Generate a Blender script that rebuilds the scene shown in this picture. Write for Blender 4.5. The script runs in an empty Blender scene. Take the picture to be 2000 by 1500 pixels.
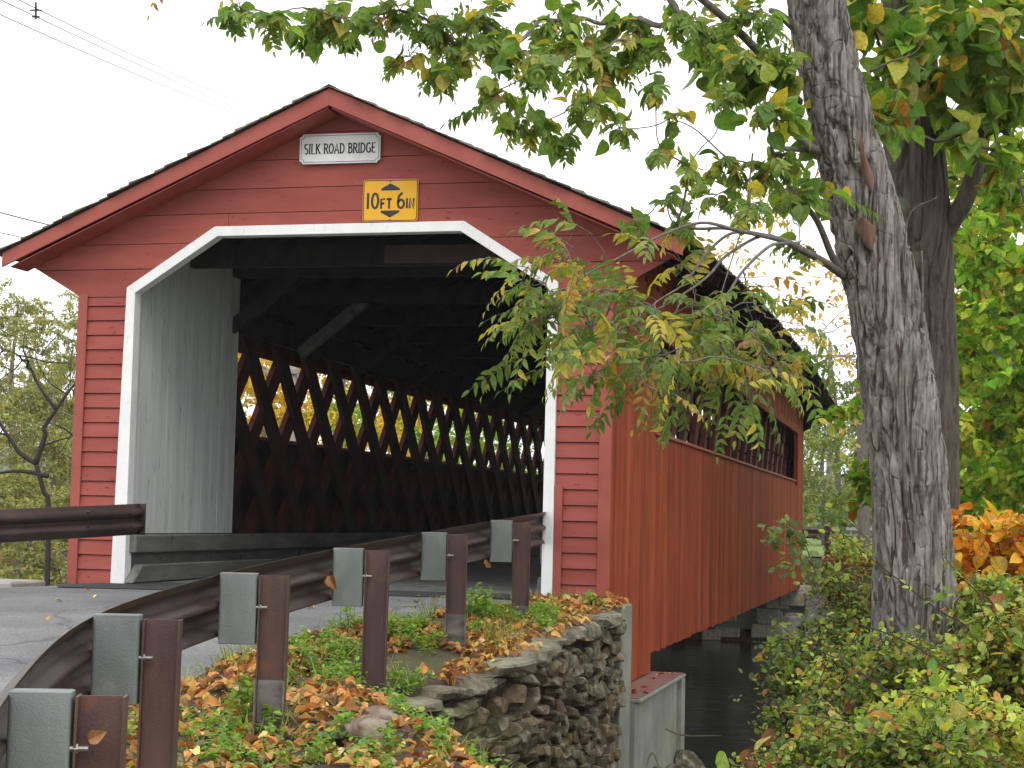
import bpy, math, random
import numpy as np
from mathutils import Vector, Matrix
random.seed(7); rng = np.random.default_rng(11)
S = bpy.context.scene
COL = S.collection

# ------------------------------------------------------------------ camera
FPX = 3507.5
CAM = np.array([6.077, -17.642, 0.779])
yaw, pitch, roll = -0.2326, 0.0749, -0.0226
F_ = np.array([math.sin(yaw)*math.cos(pitch), math.cos(yaw)*math.cos(pitch), math.sin(pitch)])
R0 = np.array([math.cos(yaw), -math.sin(yaw), 0.0]); U0 = np.cross(R0, F_)
R_ = R0*math.cos(roll) - U0*math.sin(roll); U_ = R0*math.sin(roll) + U0*math.cos(roll)
def at(u, v, d):
    """a place d metres out from the viewpoint, used to survey the site"""
    return CAM + F_*d + R_*((u-1000)/FPX*d) - U_*((v-750)/FPX*d)
cd = bpy.data.cameras.new('camera'); cam = bpy.data.objects.new('camera', cd); COL.objects.link(cam)
cd.sensor_width = 36; cd.lens = FPX/2000*36; cd.clip_start = 0.1; cd.clip_end = 3000
M = Matrix.Identity(4)
for i in range(3):
    M[i][0] = R_[i]; M[i][1] = U_[i]; M[i][2] = -F_[i]; M[i][3] = CAM[i]
cam.matrix_world = M
S.camera = cam

# ------------------------------------------------------------------ noise
def hash3(i, j, k, s=0):
    n = (i*374761393 + j*668265263 + k*2147483647 + s*1274126177) & 0xffffffff
    n = ((n ^ (n >> 13))*1274126177) & 0xffffffff
    return ((n ^ (n >> 16)) & 0xffff)/65535.0
def vnoise(p, s=0):
    p = np.asarray(p, float); f = np.floor(p); i = f.astype(np.int64); t = p-f; t = t*t*(3-2*t)
    r = 0
    for a in (0, 1):
        for b in (0, 1):
            for c in (0, 1):
                w = (t[..., 0] if a else 1-t[..., 0])*(t[..., 1] if b else 1-t[..., 1])*(t[..., 2] if c else 1-t[..., 2])
                r = r + w*hash3(i[..., 0]+a, i[..., 1]+b, i[..., 2]+c, s)
    return r
def fbm(p, o=3, s=0):
    p = np.asarray(p, float); r = 0; a = .5; t = 0
    for k in range(o):
        r = r + a*vnoise(p*2**k, s+k); t += a; a *= .5
    return r/t
def sstep(a, b, x):
    t = np.clip((x-a)/(b-a), 0, 1); return t*t*(3-2*t)

# ------------------------------------------------------------------ materials
def nodes_of(name):
    m = bpy.data.materials.new(name); m.use_nodes = True
    return m, m.node_tree.nodes, m.node_tree.links, m.node_tree.nodes['Principled BSDF']
def mat(name, c1, c2=None, scale=(4, 4, 4), rough=.8, bump=.15, bscale=(60, 60, 60), spots=None, tint=False, metal=0, spec=.35, dist=.01, sp_scale=3.0, sp_lo=.58, sp_hi=.66, grain=None):
    m, N, L, B = nodes_of(name)
    c2 = c2 or tuple(x*.72 for x in c1)
    tc = N.new('ShaderNodeTexCoord')
    mp = N.new('ShaderNodeMapping'); mp.inputs['Scale'].default_value = scale; L.new(tc.outputs['Object'], mp.inputs[0])
    n1 = N.new('ShaderNodeTexNoise'); n1.inputs['Scale'].default_value = 1; n1.inputs['Detail'].default_value = 8; n1.inputs['Roughness'].default_value = .62
    L.new(mp.outputs[0], n1.inputs[0])
    r = N.new('ShaderNodeValToRGB'); r.color_ramp.elements[0].position = .36; r.color_ramp.elements[1].position = .66
    r.color_ramp.elements[0].color = (*c2, 1); r.color_ramp.elements[1].color = (*c1, 1); L.new(n1.outputs['Fac'], r.inputs[0])
    out = r.outputs[0]
    if tint:
        at_ = N.new('ShaderNodeAttribute'); at_.attribute_name = 'tint'
        mx = N.new('ShaderNodeMix'); mx.data_type = 'RGBA'; mx.blend_type = 'MULTIPLY'; mx.inputs[0].default_value = 1
        L.new(out, mx.inputs[6]); L.new(at_.outputs['Color'], mx.inputs[7]); out = mx.outputs[2]
    if spots:
        n2 = N.new('ShaderNodeTexNoise'); n2.inputs['Scale'].default_value = sp_scale; n2.inputs['Detail'].default_value = 6
        if grain:
            mg = N.new('ShaderNodeMapping'); mg.inputs['Scale'].default_value = grain; L.new(tc.outputs['Object'], mg.inputs[0]); L.new(mg.outputs[0], n2.inputs[0])
        else: L.new(tc.outputs['Object'], n2.inputs[0])
        r2 = N.new('ShaderNodeValToRGB'); r2.color_ramp.elements[0].position = sp_lo; r2.color_ramp.elements[1].position = sp_hi
        L.new(n2.outputs['Fac'], r2.inputs[0])
        mx = N.new('ShaderNodeMix'); mx.data_type = 'RGBA'; L.new(r2.outputs[0], mx.inputs[0]); L.new(out, mx.inputs[6]); mx.inputs[7].default_value = (*spots, 1); out = mx.outputs[2]
    L.new(out, B.inputs['Base Color'])
    B.inputs['Roughness'].default_value = rough; B.inputs['Metallic'].default_value = metal; B.inputs['Specular IOR Level'].default_value = spec
    if bump:
        mb = N.new('ShaderNodeMapping'); mb.inputs['Scale'].default_value = bscale; L.new(tc.outputs['Object'], mb.inputs[0])
        n3 = N.new('ShaderNodeTexNoise'); n3.inputs['Scale'].default_value = 1; n3.inputs['Detail'].default_value = 5; L.new(mb.outputs[0], n3.inputs[0])
        bp = N.new('ShaderNodeBump'); bp.inputs['Strength'].default_value = bump; bp.inputs['Distance'].default_value = dist
        L.new(n3.outputs['Fac'], bp.inputs['Height']); L.new(bp.outputs[0], B.inputs['Normal'])
    return m
def leafmat(name, transl=.46, rough=.45, spec=.4):
    m, N, L, B = nodes_of(name)
    a = N.new('ShaderNodeAttribute'); a.attribute_name = 'tint'
    tc = N.new('ShaderNodeTexCoord'); n = N.new('ShaderNodeTexNoise'); n.inputs['Scale'].default_value = 45; L.new(tc.outputs['Object'], n.inputs[0])
    r = N.new('ShaderNodeValToRGB'); r.color_ramp.elements[0].position = .3; r.color_ramp.elements[1].position = .7
    r.color_ramp.elements[0].color = (.72, .7, .62, 1); r.color_ramp.elements[1].color = (1.15, 1.15, 1.1, 1); L.new(n.outputs['Fac'], r.inputs[0])
    mx = N.new('ShaderNodeMix'); mx.data_type = 'RGBA'; mx.blend_type = 'MULTIPLY'; mx.inputs[0].default_value = 1
    L.new(a.outputs['Color'], mx.inputs[6]); L.new(r.outputs[0], mx.inputs[7])
    L.new(mx.outputs[2], B.inputs['Base Color']); B.inputs['Roughness'].default_value = rough; B.inputs['Specular IOR Level'].default_value = spec
    t = N.new('ShaderNodeBsdfTranslucent'); g = N.new('ShaderNodeMix'); g.data_type = 'RGBA'; g.blend_type = 'MULTIPLY'; g.inputs[0].default_value = 1
    L.new(mx.outputs[2], g.inputs[6]); g.inputs[7].default_value = (1.5, 1.55, .8, 1); L.new(g.outputs[2], t.inputs[0])
    s = N.new('ShaderNodeMixShader'); s.inputs[0].default_value = transl
    L.new(B.outputs[0], s.inputs[1]); L.new(t.outputs[0], s.inputs[2]); L.new(s.outputs[0], N['Material Output'].inputs[0])
    return m

MT = {}
MT['front_red'] = mat('front_red_paint', (.40, .090, .062), (.33, .068, .048), scale=(1.3, 1.3, 9), rough=.62, bump=.25, bscale=(6, 6, 130), spots=(.2, .035, .03), sp_lo=.67, sp_hi=.75, grain=(2, 2, 14), dist=.006)
MT['front_board'] = mat('front_board_paint', (.375, .098, .080), (.30, .072, .058), scale=(1.1, 1.1, 5), rough=.62, bump=.3, bscale=(5, 5, 110), spots=(.15, .03, .028), sp_lo=.66, sp_hi=.72, grain=(3, 3, 11), dist=.007, tint=True, spec=.18)
MT['trim_red'] = mat('trim_red_paint', (.38, .094, .070), (.32, .074, .056), scale=(2, 2, 2), rough=.6, bump=.2, bscale=(30, 30, 30), dist=.004)
MT['side_red'] = mat('side_red_paint', (.37, .082, .034), (.24, .047, .022), scale=(5, 3.2, .55), rough=.7, bump=.4, bscale=(60, 60, 3), spots=(.17, .022, .012), sp_lo=.60, sp_hi=.72, grain=(9, 9, .8), tint=True, dist=.006, spec=.08)
MT['white'] = mat('white_trim_paint', (.88, .88, .88), (.79, .80, .80), scale=(3, 3, 3), rough=.6, bump=.2, bscale=(20, 20, 60), dist=.004, spots=(.50, .49, .45), sp_lo=.62, sp_hi=.80, grain=(10, 10, 2.5))
MT['grey_panel'] = mat('grey_panel_paint', (.70, .73, .72), (.54, .57, .56), scale=(6, 6, .6), rough=.75, bump=.35, bscale=(40, 40, 3), spots=(.2, .21, .2), sp_lo=.66, sp_hi=.72, grain=(12, 12, 1), dist=.005)
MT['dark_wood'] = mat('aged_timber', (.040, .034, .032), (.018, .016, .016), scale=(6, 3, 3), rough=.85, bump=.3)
MT['truss'] = mat('truss_timber', (.075, .026, .023), (.030, .018, .017), scale=(3, 3, 3), rough=.8, bump=.3)
MT['truss_red'] = mat('painted_truss', (.15, .036, .025), (.07, .020, .016), scale=(3, 3, 3), rough=.8, bump=.3)
MT['curb'] = mat('curb_timber', (.20, .205, .195), (.11, .113, .105), scale=(8, 1.5, 8), rough=.85, bump=.4, bscale=(60, 6, 60), spots=(.06, .06, .058), sp_lo=.64, sp_hi=.7, sp_scale=5)
MT['shingle'] = mat('mossy_shingles', (.27, .23, .19), (.14, .12, .10), scale=(5, 5, 5), rough=.95, bump=.6, spots=(.17, .17, .09), sp_scale=2, tint=True)
MT['concrete'] = mat('weathered_concrete', (.31, .31, .26), (.20, .205, .165), scale=(2, 2, 2), rough=.9, bump=.4, bscale=(40, 40, 40), spots=(.2, .22, .1), sp_lo=.6, sp_hi=.74, sp_scale=1.6)
MT['seat_red'] = mat('stained_ledge', (.27, .13, .115), (.19, .10, .09), scale=(3, 3, 3), rough=.85)
MT['asphalt'] = mat('asphalt', (.25, .25, .25), (.185, .186, .19), scale=(.9, .9, .9), rough=.82, bump=.9, bscale=(90, 90, 90), spots=(.075, .076, .08), sp_lo=.48, sp_hi=.70, sp_scale=60, spec=.45, dist=.006)
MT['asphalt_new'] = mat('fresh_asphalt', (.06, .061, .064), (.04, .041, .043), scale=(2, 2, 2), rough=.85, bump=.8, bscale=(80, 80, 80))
MT['pale_slab'] = mat('pale_slab', (.42, .41, .37), (.3, .29, .26), rough=.9)
MT['soil'] = mat('soil', (.11, .08, .055), (.055, .04, .03), scale=(1.6, 1.6, 1.6), rough=.95, bump=.9, bscale=(18, 18, 18), spots=(.09, .11, .035), sp_scale=.8, sp_lo=.5, sp_hi=.62, dist=.03)
MT['lawn'] = mat('lawn', (.22, .30, .09), (.16, .24, .07), scale=(.3, .3, .3), rough=.9, bump=.6, bscale=(12, 12, 12))
MT['stone'] = mat('fieldstone', (.60, .57, .50), (.30, .28, .235), scale=(9, 9, 9), rough=.88, bump=.8, bscale=(28, 28, 28), tint=True, spots=(.30, .29, .22), sp_scale=9, sp_lo=.52, sp_hi=.68, dist=.02)
MT['mortar'] = mat('dark_joint_fill', (.05, .045, .035), (.03, .028, .02), rough=1, bump=.8)
MT['rust'] = mat('weathering_steel', (.080, .050, .040), (.040, .027, .025), scale=(5, 5, 3), rough=.5, bump=.15, bscale=(90, 90, 90), spots=(.10, .045, .028), sp_scale=4, sp_lo=.58, sp_hi=.75, metal=.25, spec=.5)
MT['rust_post'] = mat('weathering_steel_post', (.125, .062, .050), (.060, .034, .032), scale=(6, 6, 1.5), rough=.55, bump=.2, bscale=(120, 120, 120), spots=(.14, .06, .035), sp_scale=5, sp_lo=.58, sp_hi=.72, metal=.15, spec=.45)
MT['block'] = mat('grey_spacer', (.20, .222, .217), (.13, .148, .145), scale=(6, 6, 2.5), rough=.48, bump=.25, bscale=(140, 140, 140), spots=(.2, .2, .19), sp_scale=9, sp_lo=.64, sp_hi=.76, spec=.4)
MT['worn'] = mat('worn_post_foot', (.21, .195, .175), (.10, .085, .075), scale=(5, 5, 16), rough=.8, bump=.3)
MT['galv'] = mat('galvanised_steel', (.26, .26, .25), (.17, .17, .165), rough=.45, metal=.6)
MT['sign_white'] = mat('sign_white', (.80, .82, .81), (.70, .72, .71), rough=.5, bump=0, spots=(.6, .6, .56), sp_lo=.6, sp_hi=.8, grain=(10, 10, 3))
MT['sign_black'] = mat('sign_black', (.03, .03, .035), (.025, .025, .03), rough=.5, bump=0)
MT['sign_yellow'] = mat('sign_yellow', (.80, .42, .012), (.76, .39, .012), rough=.42, bump=0)
MT['bark_grey'] = mat('grey_furrowed_bark', (.33, .31, .285), (.11, .098, .085), scale=(22, 22, 2.6), rough=.95, bump=.8, bscale=(70, 70, 22), spots=(.075, .058, .047), sp_scale=2.5, sp_lo=.535, sp_hi=.60, grain=(15, 15, 1.5), dist=.014)
MT['bark_dark'] = mat('brown_ridged_bark', (.135, .12, .098), (.07, .06, .05), scale=(18, 18, 3), rough=.95, bump=.9, bscale=(60, 60, 8), spots=(.15, .17, .12), sp_scale=3, sp_lo=.62, sp_hi=.7, dist=.015)
MT['heartwood'] = mat('bare_heartwood', (.20, .115, .075), (.085, .05, .038), scale=(22, 22, 4), rough=.9, bump=.7, bscale=(60, 60, 8))
MT['twig'] = mat('twig_bark', (.21, .185, .165), (.11, .095, .085), scale=(20, 20, 20), rough=.9)
MT['twig_dark'] = mat('dark_twig_bark', (.05, .042, .036), (.03, .025, .022), scale=(10, 10, 10), rough=.9)
MT['twig_pale'] = mat('pale_twig_bark', (.22, .19, .15), (.14, .12, .1), scale=(10, 10, 10), rough=.9)
MT['leaf'] = leafmat('leaf'); MT['leaf_dry'] = leafmat('dry_leaf', .12, .6, .3); MT['leaf_far'] = leafmat('far_leaf', .4, .7, .2)
MT['pole'] = mat('weathered_pole', (.32, .28, .24), (.22, .19, .16), scale=(8, 8, .5), rough=.9)
MT['wire'] = mat('wire_black', (.03, .03, .032), (.02, .02, .022), rough=.6, bump=0)
MT['hill'] = mat('wooded_hill', (.085, .085, .05), (.05, .06, .035), scale=(.03, .03, .03), rough=1, bump=0)

# creek water
m, N, L, B = nodes_of('creek_water'); MT['water'] = m
B.inputs['Base Color'].default_value = (.035, .036, .032, 1); B.inputs['Roughness'].default_value = .12; B.inputs['IOR'].default_value = 1.33
tc = N.new('ShaderNodeTexCoord'); n = N.new('ShaderNodeTexNoise'); n.inputs['Scale'].default_value = 2.2; n.inputs['Detail'].default_value = 4; L.new(tc.outputs['Object'], n.inputs[0])
bp = N.new('ShaderNodeBump'); bp.inputs['Strength'].default_value = .25; bp.inputs['Distance'].default_value = .05; L.new(n.outputs['Fac'], bp.inputs['Height']); L.new(bp.outputs[0], B.inputs['Normal'])

# ------------------------------------------------------------------ object helpers
LOC = {}
def thing(name, label, cat, loc=(0, 0, 0), group=None, kind=None):
    o = bpy.data.objects.new(name, None); COL.objects.link(o); o.empty_display_size = .3
    o.location = loc; LOC[o.name] = np.array(loc, float); tag(o, label, cat, group, kind); return o
def tag(o, label=None, cat=None, group=None, kind=None):
    if label: o['label'] = label
    if cat: o['category'] = cat
    if group: o['group'] = group
    if kind: o['kind'] = kind
    return o
def origin_of(o):
    return LOC.get(o.name, np.zeros(3)) if o else np.zeros(3)
def np_mesh(name, V, faces, m, parent=None, smooth=False, tint=None, origin=None):
    """V Nx3; faces: array (F,k) or list of arrays/lists; tint Nx3"""
    V = np.asarray(V, np.float64)
    org = np.array(origin, float) if origin is not None else origin_of(parent)
    me = bpy.data.meshes.new(name)
    groups = faces if isinstance(faces, list) and len(faces) and isinstance(faces[0], np.ndarray) else None
    if groups is None and isinstance(faces, np.ndarray): groups = [faces]
    if groups is None:
        loops = np.array([i for f in faces for i in f], np.int32); cnt = np.array([len(f) for f in faces], np.int32)
    else:
        loops = np.concatenate([g.reshape(-1) for g in groups]).astype(np.int32); cnt = np.concatenate([np.full(len(g), g.shape[1]) for g in groups]).astype(np.int32)
    me.vertices.add(len(V)); me.vertices.foreach_set('co', (V-org).astype(np.float32).ravel())
    me.loops.add(len(loops)); me.loops.foreach_set('vertex_index', loops)
    me.polygons.add(len(cnt)); st = np.zeros(len(cnt), np.int32); st[1:] = np.cumsum(cnt)[:-1]
    me.polygons.foreach_set('loop_start', st); me.polygons.foreach_set('loop_total', cnt)
    me.polygons.foreach_set('use_smooth', np.full(len(cnt), bool(smooth)))
    me.update(calc_edges=True)
    if tint is not None:
        a = me.color_attributes.new('tint', 'FLOAT_COLOR', 'POINT')
        t = np.ones((len(V), 4), np.float32); t[:, :3] = tint; a.data.foreach_set('color', t.ravel())
    me.materials.append(m)
    o = bpy.data.objects.new(name, me); COL.objects.link(o)
    if parent: o.parent = parent; o.location = tuple(org-origin_of(parent)); 
    else: o.location = tuple(org)
    LOC[o.name] = org
    return o
class MB:
    def __init__(s): s.v = []; s.f = []; s.t = []
    def add(s, V, F, t=(1, 1, 1)):
        b = len(s.v); s.v += [tuple(map(float, p)) for p in V]; s.f += [[b+i for i in f] for f in F]; s.t += [t]*len(V); return s
    def box(s, x0, x1, y0, y1, z0, z1, t=(1, 1, 1)):
        V = [(x, y, z) for z in (z0, z1) for y in (y0, y1) for x in (x0, x1)]
        return s.add(V, [(0, 2, 3, 1), (4, 5, 7, 6), (0, 1, 5, 4), (1, 3, 7, 5), (3, 2, 6, 7), (2, 0, 4, 6)], t)
    def prism(s, P, a, b, ax='y', t=(1, 1, 1)):
        """2-D polygon P extruded from a to b along ax"""
        n = len(P)
        def mk(p, c): return {'y': (p[0], c, p[1]), 'x': (c, p[0], p[1]), 'z': (p[0], p[1], c)}[ax]
        V = [mk(p, a) for p in P]+[mk(p, b) for p in P]
        return s.add(V, [list(range(n))[::-1], list(range(n, 2*n))]+[(i, (i+1) % n, n+(i+1) % n, n+i) for i in range(n)], t)
    def beam(s, p, q, w, h, t=(1, 1, 1), up=(0, 0, 1)):
        p = np.array(p, float); q = np.array(q, float); d = q-p; d /= np.linalg.norm(d)
        sd = np.cross(d, up); 
        if np.linalg.norm(sd) < 1e-4: sd = np.array([1., 0, 0])
        sd /= np.linalg.norm(sd); u = np.cross(sd, d)
        V = [c+sd*a*w/2+u*b*h/2 for c in (p, q) for a, b in ((-1, -1), (1, -1), (1, 1), (-1, 1))]
        return s.add(V, [(3, 2, 1, 0), (4, 5, 6, 7), (0, 1, 5, 4), (1, 2, 6, 5), (2, 3, 7, 6), (3, 0, 4, 7)], t)
    def tube(s, P, r, n=6, t=(1, 1, 1), cap=True):
        P = np.asarray(P, float); r = np.broadcast_to(np.asarray(r, float), (len(P),))
        T = np.gradient(P, axis=0); T /= np.linalg.norm(T, axis=1)[:, None]+1e-9
        a = np.array([0, 0, 1.]) if abs(T[0][2]) < .9 else np.array([1., 0, 0])
        V = []
        for i in range(len(P)):
            sd = np.cross(T[i], a); sd /= np.linalg.norm(sd)+1e-9; u = np.cross(sd, T[i]); a = u
            for k in range(n):
                th = 2*math.pi*k/n; V.append(P[i]+r[i]*(math.cos(th)*sd+math.sin(th)*u))
        F = [(i*n+k, i*n+(k+1) % n, (i+1)*n+(k+1) % n, (i+1)*n+k) for i in range(len(P)-1) for k in range(n)]
        if cap: F += [list(range(n))[::-1], [(len(P)-1)*n+k for k in range(n)]]
        return s.add(V, F, t)
    def build(s, name, m, parent=None, smooth=False, tint=False, origin=None, bevel=0, seg=1):
        o = np_mesh(name, np.array(s.v), s.f, m, parent, smooth, np.array(s.t) if tint else None, origin)
        if bevel:
            b = o.modifiers.new('bevel', 'BEVEL'); b.width = bevel; b.segments = seg; b.limit_method = 'ANGLE'
        return o
def catmull(P, n=6):
    P = np.asarray(P, float)
    if len(P) < 3:
        return np.array([P[0]+(P[-1]-P[0])*t for t in np.linspace(0, 1, n+1)])
    Q = np.vstack([2*P[0]-P[1], P, 2*P[-1]-P[-2]]); out = []
    for i in range(1, len(Q)-2):
        for t in np.linspace(0, 1, n, endpoint=False):
            a, b, c, d = Q[i-1], Q[i], Q[i+1], Q[i+2]
            out.append(.5*((2*b)+(-a+c)*t+(2*a-5*b+4*c-d)*t*t+(-a+3*b-3*c+d)*t**3))
    out.append(P[-1]); return np.array(out)

# ------------------------------------------------------------------ leaves
def template(ls, ws, fold=.12, curl=.12):
    V = [(l, 0, -curl*l*l) for l in ls]; n = len(ls); F4 = []; F3 = []
    Lf = {}; Rt = {}
    for i in range(1, n-1):
        Lf[i] = len(V); V.append((ls[i], ws[i], fold*ws[i]*2-curl*ls[i]**2))
        Rt[i] = len(V); V.append((ls[i], -ws[i], fold*ws[i]*2-curl*ls[i]**2))
    F3 += [(0, 1, Lf[1]), (0, Rt[1], 1), (n-2, n-1, Lf[n-2]), (n-2, Rt[n-2], n-1)]
    for i in range(1, n-2):
        F4 += [(i, i+1, Lf[i+1], Lf[i]), (i, Rt[i], Rt[i+1], i+1)]
    return np.array(V, float), np.array(F3), np.array(F4).reshape(-1, 4)
TP = {
    'leaflet': template([0, .12, .32, .58, .82, 1], [0, .12, .195, .175, .085, 0], .22, .30),
    'simple': template([0, .35, .75, 1], [0, .25, .19, 0]),
    'broad': template([0, -.04, .16, .36, .56, .74, .88, 1.04], [0, .24, .44, .49, .42, .30, .14, 0], .16, .32),
    'round': template([0, .3, .7, 1], [0, .34, .32, 0], .1, .15),
    'dry': template([0, .08, .25, .45, .65, .85, 1], [0, .24, .36, .40, .30, .15, 0], .34, .42),
    'blade': template([0, .4, .75, 1], [0, .022, .016, 0], .3, .45),
}
def unit(a): return a/(np.linalg.norm(a, axis=-1, keepdims=True)+1e-9)
class Leaves:
    def __init__(s): s.c = {}
    def add(s, tp, P, D, Nn, size, col):
        s.c.setdefault(tp, []).append((np.atleast_2d(P), np.atleast_2d(D), np.atleast_2d(Nn), np.atleast_1d(size), np.atleast_2d(col)))
    def build(s, name, m, parent=None, origin=None):
        VV = []; G3 = []; G4 = []; TT = []; b = 0
        for tp, L_ in s.c.items():
            P, D, Nn, sz, C = [np.concatenate(x) for x in zip(*L_)]
            V, F3, F4 = TP[tp]
            D = unit(D); sd = unit(np.cross(Nn, D)); up = np.cross(D, sd)
            w = P[:, None]+sz[:, None, None]*(V[None, :, 0:1]*D[:, None]+V[None, :, 1:2]*sd[:, None]+V[None, :, 2:3]*up[:, None])
            n = len(P); k = len(V); off = (b+np.arange(n)*k)[:, None, None]
            VV.append(w.reshape(-1, 3)); G3.append((F3[None]+off).reshape(-1, 3))
            if len(F4): G4.append((F4[None]+off).reshape(-1, 4))
            TT.append(np.repeat(C, k, axis=0)); b += n*k
        g = [np.concatenate(G3)]+([np.concatenate(G4)] if G4 else [])
        return np_mesh(name, np.concatenate(VV), g, m, parent, False, np.concatenate(TT), origin)
def pick(pal, n, jit=.18):
    """pal: list of (weight, rgb)"""
    w = np.array([p[0] for p in pal], float); w /= w.sum()
    C = np.array([p[1] for p in pal])[rng.choice(len(pal), n, p=w)]
    return np.clip(C*(1+rng.normal(0, jit, (n, 1)))*(1+rng.normal(0, .06, (n, 3))), .005, .95)
GREEN = [(5, (.15, .25, .05)), (4, (.20, .31, .06)), (2.6, (.29, .38, .08)), (1.3, (.56, .45, .08)), (.25, (.45, .22, .06))]
GREEN_G = [(6, (.085, .14, .04)), (4, (.11, .165, .045)), (1.0, (.34, .27, .04)), (.3, (.26, .12, .04))]
YGREEN = [(4, (.16, .21, .03)), (3, (.11, .17, .03)), (2, (.30, .30, .045)), (1, (.38, .27, .04)), (.4, (.33, .12, .03))]
HANG = [(6, (.14, .23, .055)), (4, (.21, .31, .08)), (2.6, (.55, .43, .08)), (.8, (.48, .27, .09)), (.3, (.3, .15, .08))]
MAPLE = [(5, (.18, .35, .035)), (4, (.29, .46, .05)), (3, (.46, .56, .07)), (1, (.40, .36, .03)), (.3, (.45, .2, .02))]
GOLD = [(5, (.70, .46, .05)), (3, (.78, .58, .09)), (1.5, (.6, .32, .04)), (1.5, (.25, .26, .04))]
ORANGE = [(4, (.66, .30, .04)), (5, (.75, .42, .06)), (1.2, (.55, .17, .04)), (3, (.72, .58, .09))]
WILLOW = [(4, (.28, .30, .12)), (4, (.36, .37, .16)), (3, (.40, .38, .15)), (1, (.48, .40, .12)), (1, (.18, .22, .08))]
BUSH = [(4, (.15, .24, .05)), (4, (.24, .34, .07)), (3.6, (.38, .45, .10)), (1.6, (.52, .48, .10)), (1.5, (.10, .16, .07)), (.7, (.36, .15, .05)), (.4, (.22, .1, .05))]
LITTER = [(5, (.52, .24, .07)), (4, (.62, .34, .11)), (3, (.34, .15, .06)), (2.6, (.68, .45, .16)), (1.2, (.18, .12, .09)), (.8, (.36, .08, .03)), (.7, (.5, .42, .26))]

# ------------------------------------------------------------------ branch networks
def limb_network(mb, seeds, nodes, r_tip, r_max, sag=.0, nseg=5, power=.5):
    """joins every node to the nearest joined point, thick where it carries more"""
    seeds = [np.array(s, float) for s in seeds]; nodes = [np.array(n, float) for n in nodes]
    pts = list(seeds); par = [-1]*len(seeds)
    order = sorted(range(len(nodes)), key=lambda i: min(np.linalg.norm(nodes[i]-s) for s in seeds)); idx = {}
    for i in order:
        A = np.array(pts); d = np.linalg.norm(A-nodes[i], axis=1)
        j = int(np.argmin(d)); pts.append(nodes[i]); par.append(j); idx[i] = len(pts)-1
    load = [1]*len(pts)
    for k in range(len(pts)-1, len(seeds)-1, -1): load[par[k]] += load[k]
    for k in range(len(seeds), len(pts)):
        p = pts[par[k]]; q = pts[k]; ln = np.linalg.norm(q-p)
        ra = min(r_max, r_tip*load[k]**power*1.15); rb = min(r_max, r_tip*max(load[k]-1, 1)**power)
        mid = [p+(q-p)*t+rng.normal(0, .05*ln, 3)+np.array([0, 0, -sag*ln*math.sin(math.pi*t)]) for t in (.33, .66)]
        C = catmull([p]+mid+[q], 3); mb.tube(C, np.linspace(ra, rb, len(C)), nseg, cap=False)
    return [pts[idx[i]] for i in range(len(nodes))]
def sprig(lv, mb, c, r, n, tp, size, pal, twigs=5, tr=.004, flat=.6, droop=.4):
    """a clump: twigs going out of c, leaves along them"""
    for k in range(twigs):
        d = rng.normal(0, 1, 3); d[2] *= flat; d /= np.linalg.norm(d)+1e-6
        ln = r*(.6+.6*rng.random()); e = c+d*ln; e[2] -= droop*ln*.4
        m_ = c+d*ln*.5+rng.normal(0, .06*r, 3)
        C = catmull([c, m_, e], 3)
        if mb is not None: mb.tube(C, np.linspace(tr, tr*.4, len(C)), 4, cap=False)
        q = max(1, n//twigs); t = rng.random(q)**.75; ii = np.clip((t*(len(C)-1)).astype(int), 0, len(C)-2); fr = t*(len(C)-1)-ii
        P = C[ii]+(C[ii+1]-C[ii])*fr[:, None]+rng.normal(0, size*.35, (q, 3))
        D = np.tile(d, (q, 1))*.6+rng.normal(0, .8, (q, 3)); D[:, 2] -= droop
        Nn = rng.normal(0, .55, (q, 3)); Nn[:, 2] += 1
        lv.add(tp, P, D, Nn, size*rng.uniform(.65, 1.25, q), pick(pal, q))
def frond(lv, mb, base, d, ln, nl, size, pal, droop=.5, tr=.0022):
    d = np.array(d, float); d /= np.linalg.norm(d); P = [np.array(base, float)]; cur = d.copy()
    for k in range(8):
        cur = cur+np.array([0, 0, -droop*.12*(1+k*.25)]); cur /= np.linalg.norm(cur); P.append(P[-1]+cur*ln/8)
    P = np.array(P)
    if mb is not None: mb.tube(P, np.linspace(tr, tr*.5, len(P)), 4, cap=False)
    side = np.cross(d, [0, 0, 1]); side = side/(np.linalg.norm(side)+1e-6); tw = rng.normal(0, .35)
    up = np.cross(side, d); side = side*math.cos(tw)+up*math.sin(tw)
    c0 = pick(pal, 1, .1)[0]
    for j in range(nl):
        t = .18+.8*(j//2+.5)/(nl/2); ii = min(7, int(t*8)); p = P[ii]+(P[ii+1]-P[ii])*(t*8-ii); T = unit(P[ii+1]-P[ii])
        s_ = 1 if j % 2 else -1
        D = T*.55+side*s_*(.95)+np.array([0, 0, -.28])+rng.normal(0, .14, 3)
        if j == nl-1: D = T; p = P[-1]
        Nn = np.cross(side, T)*(1 if np.cross(side, T)[2] > 0 else -1)+rng.normal(0, .28, 3)
        cc = c0*.75+.25*pick(pal, 1, .12)[0] if rng.random() > .16 else pick(pal, 1)[0]
        lv.add('leaflet', p, D, Nn, size*(.75+.5*math.sin(math.pi*min(t, 1)))*rng.uniform(.85, 1.1)*.95, cc)
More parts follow.
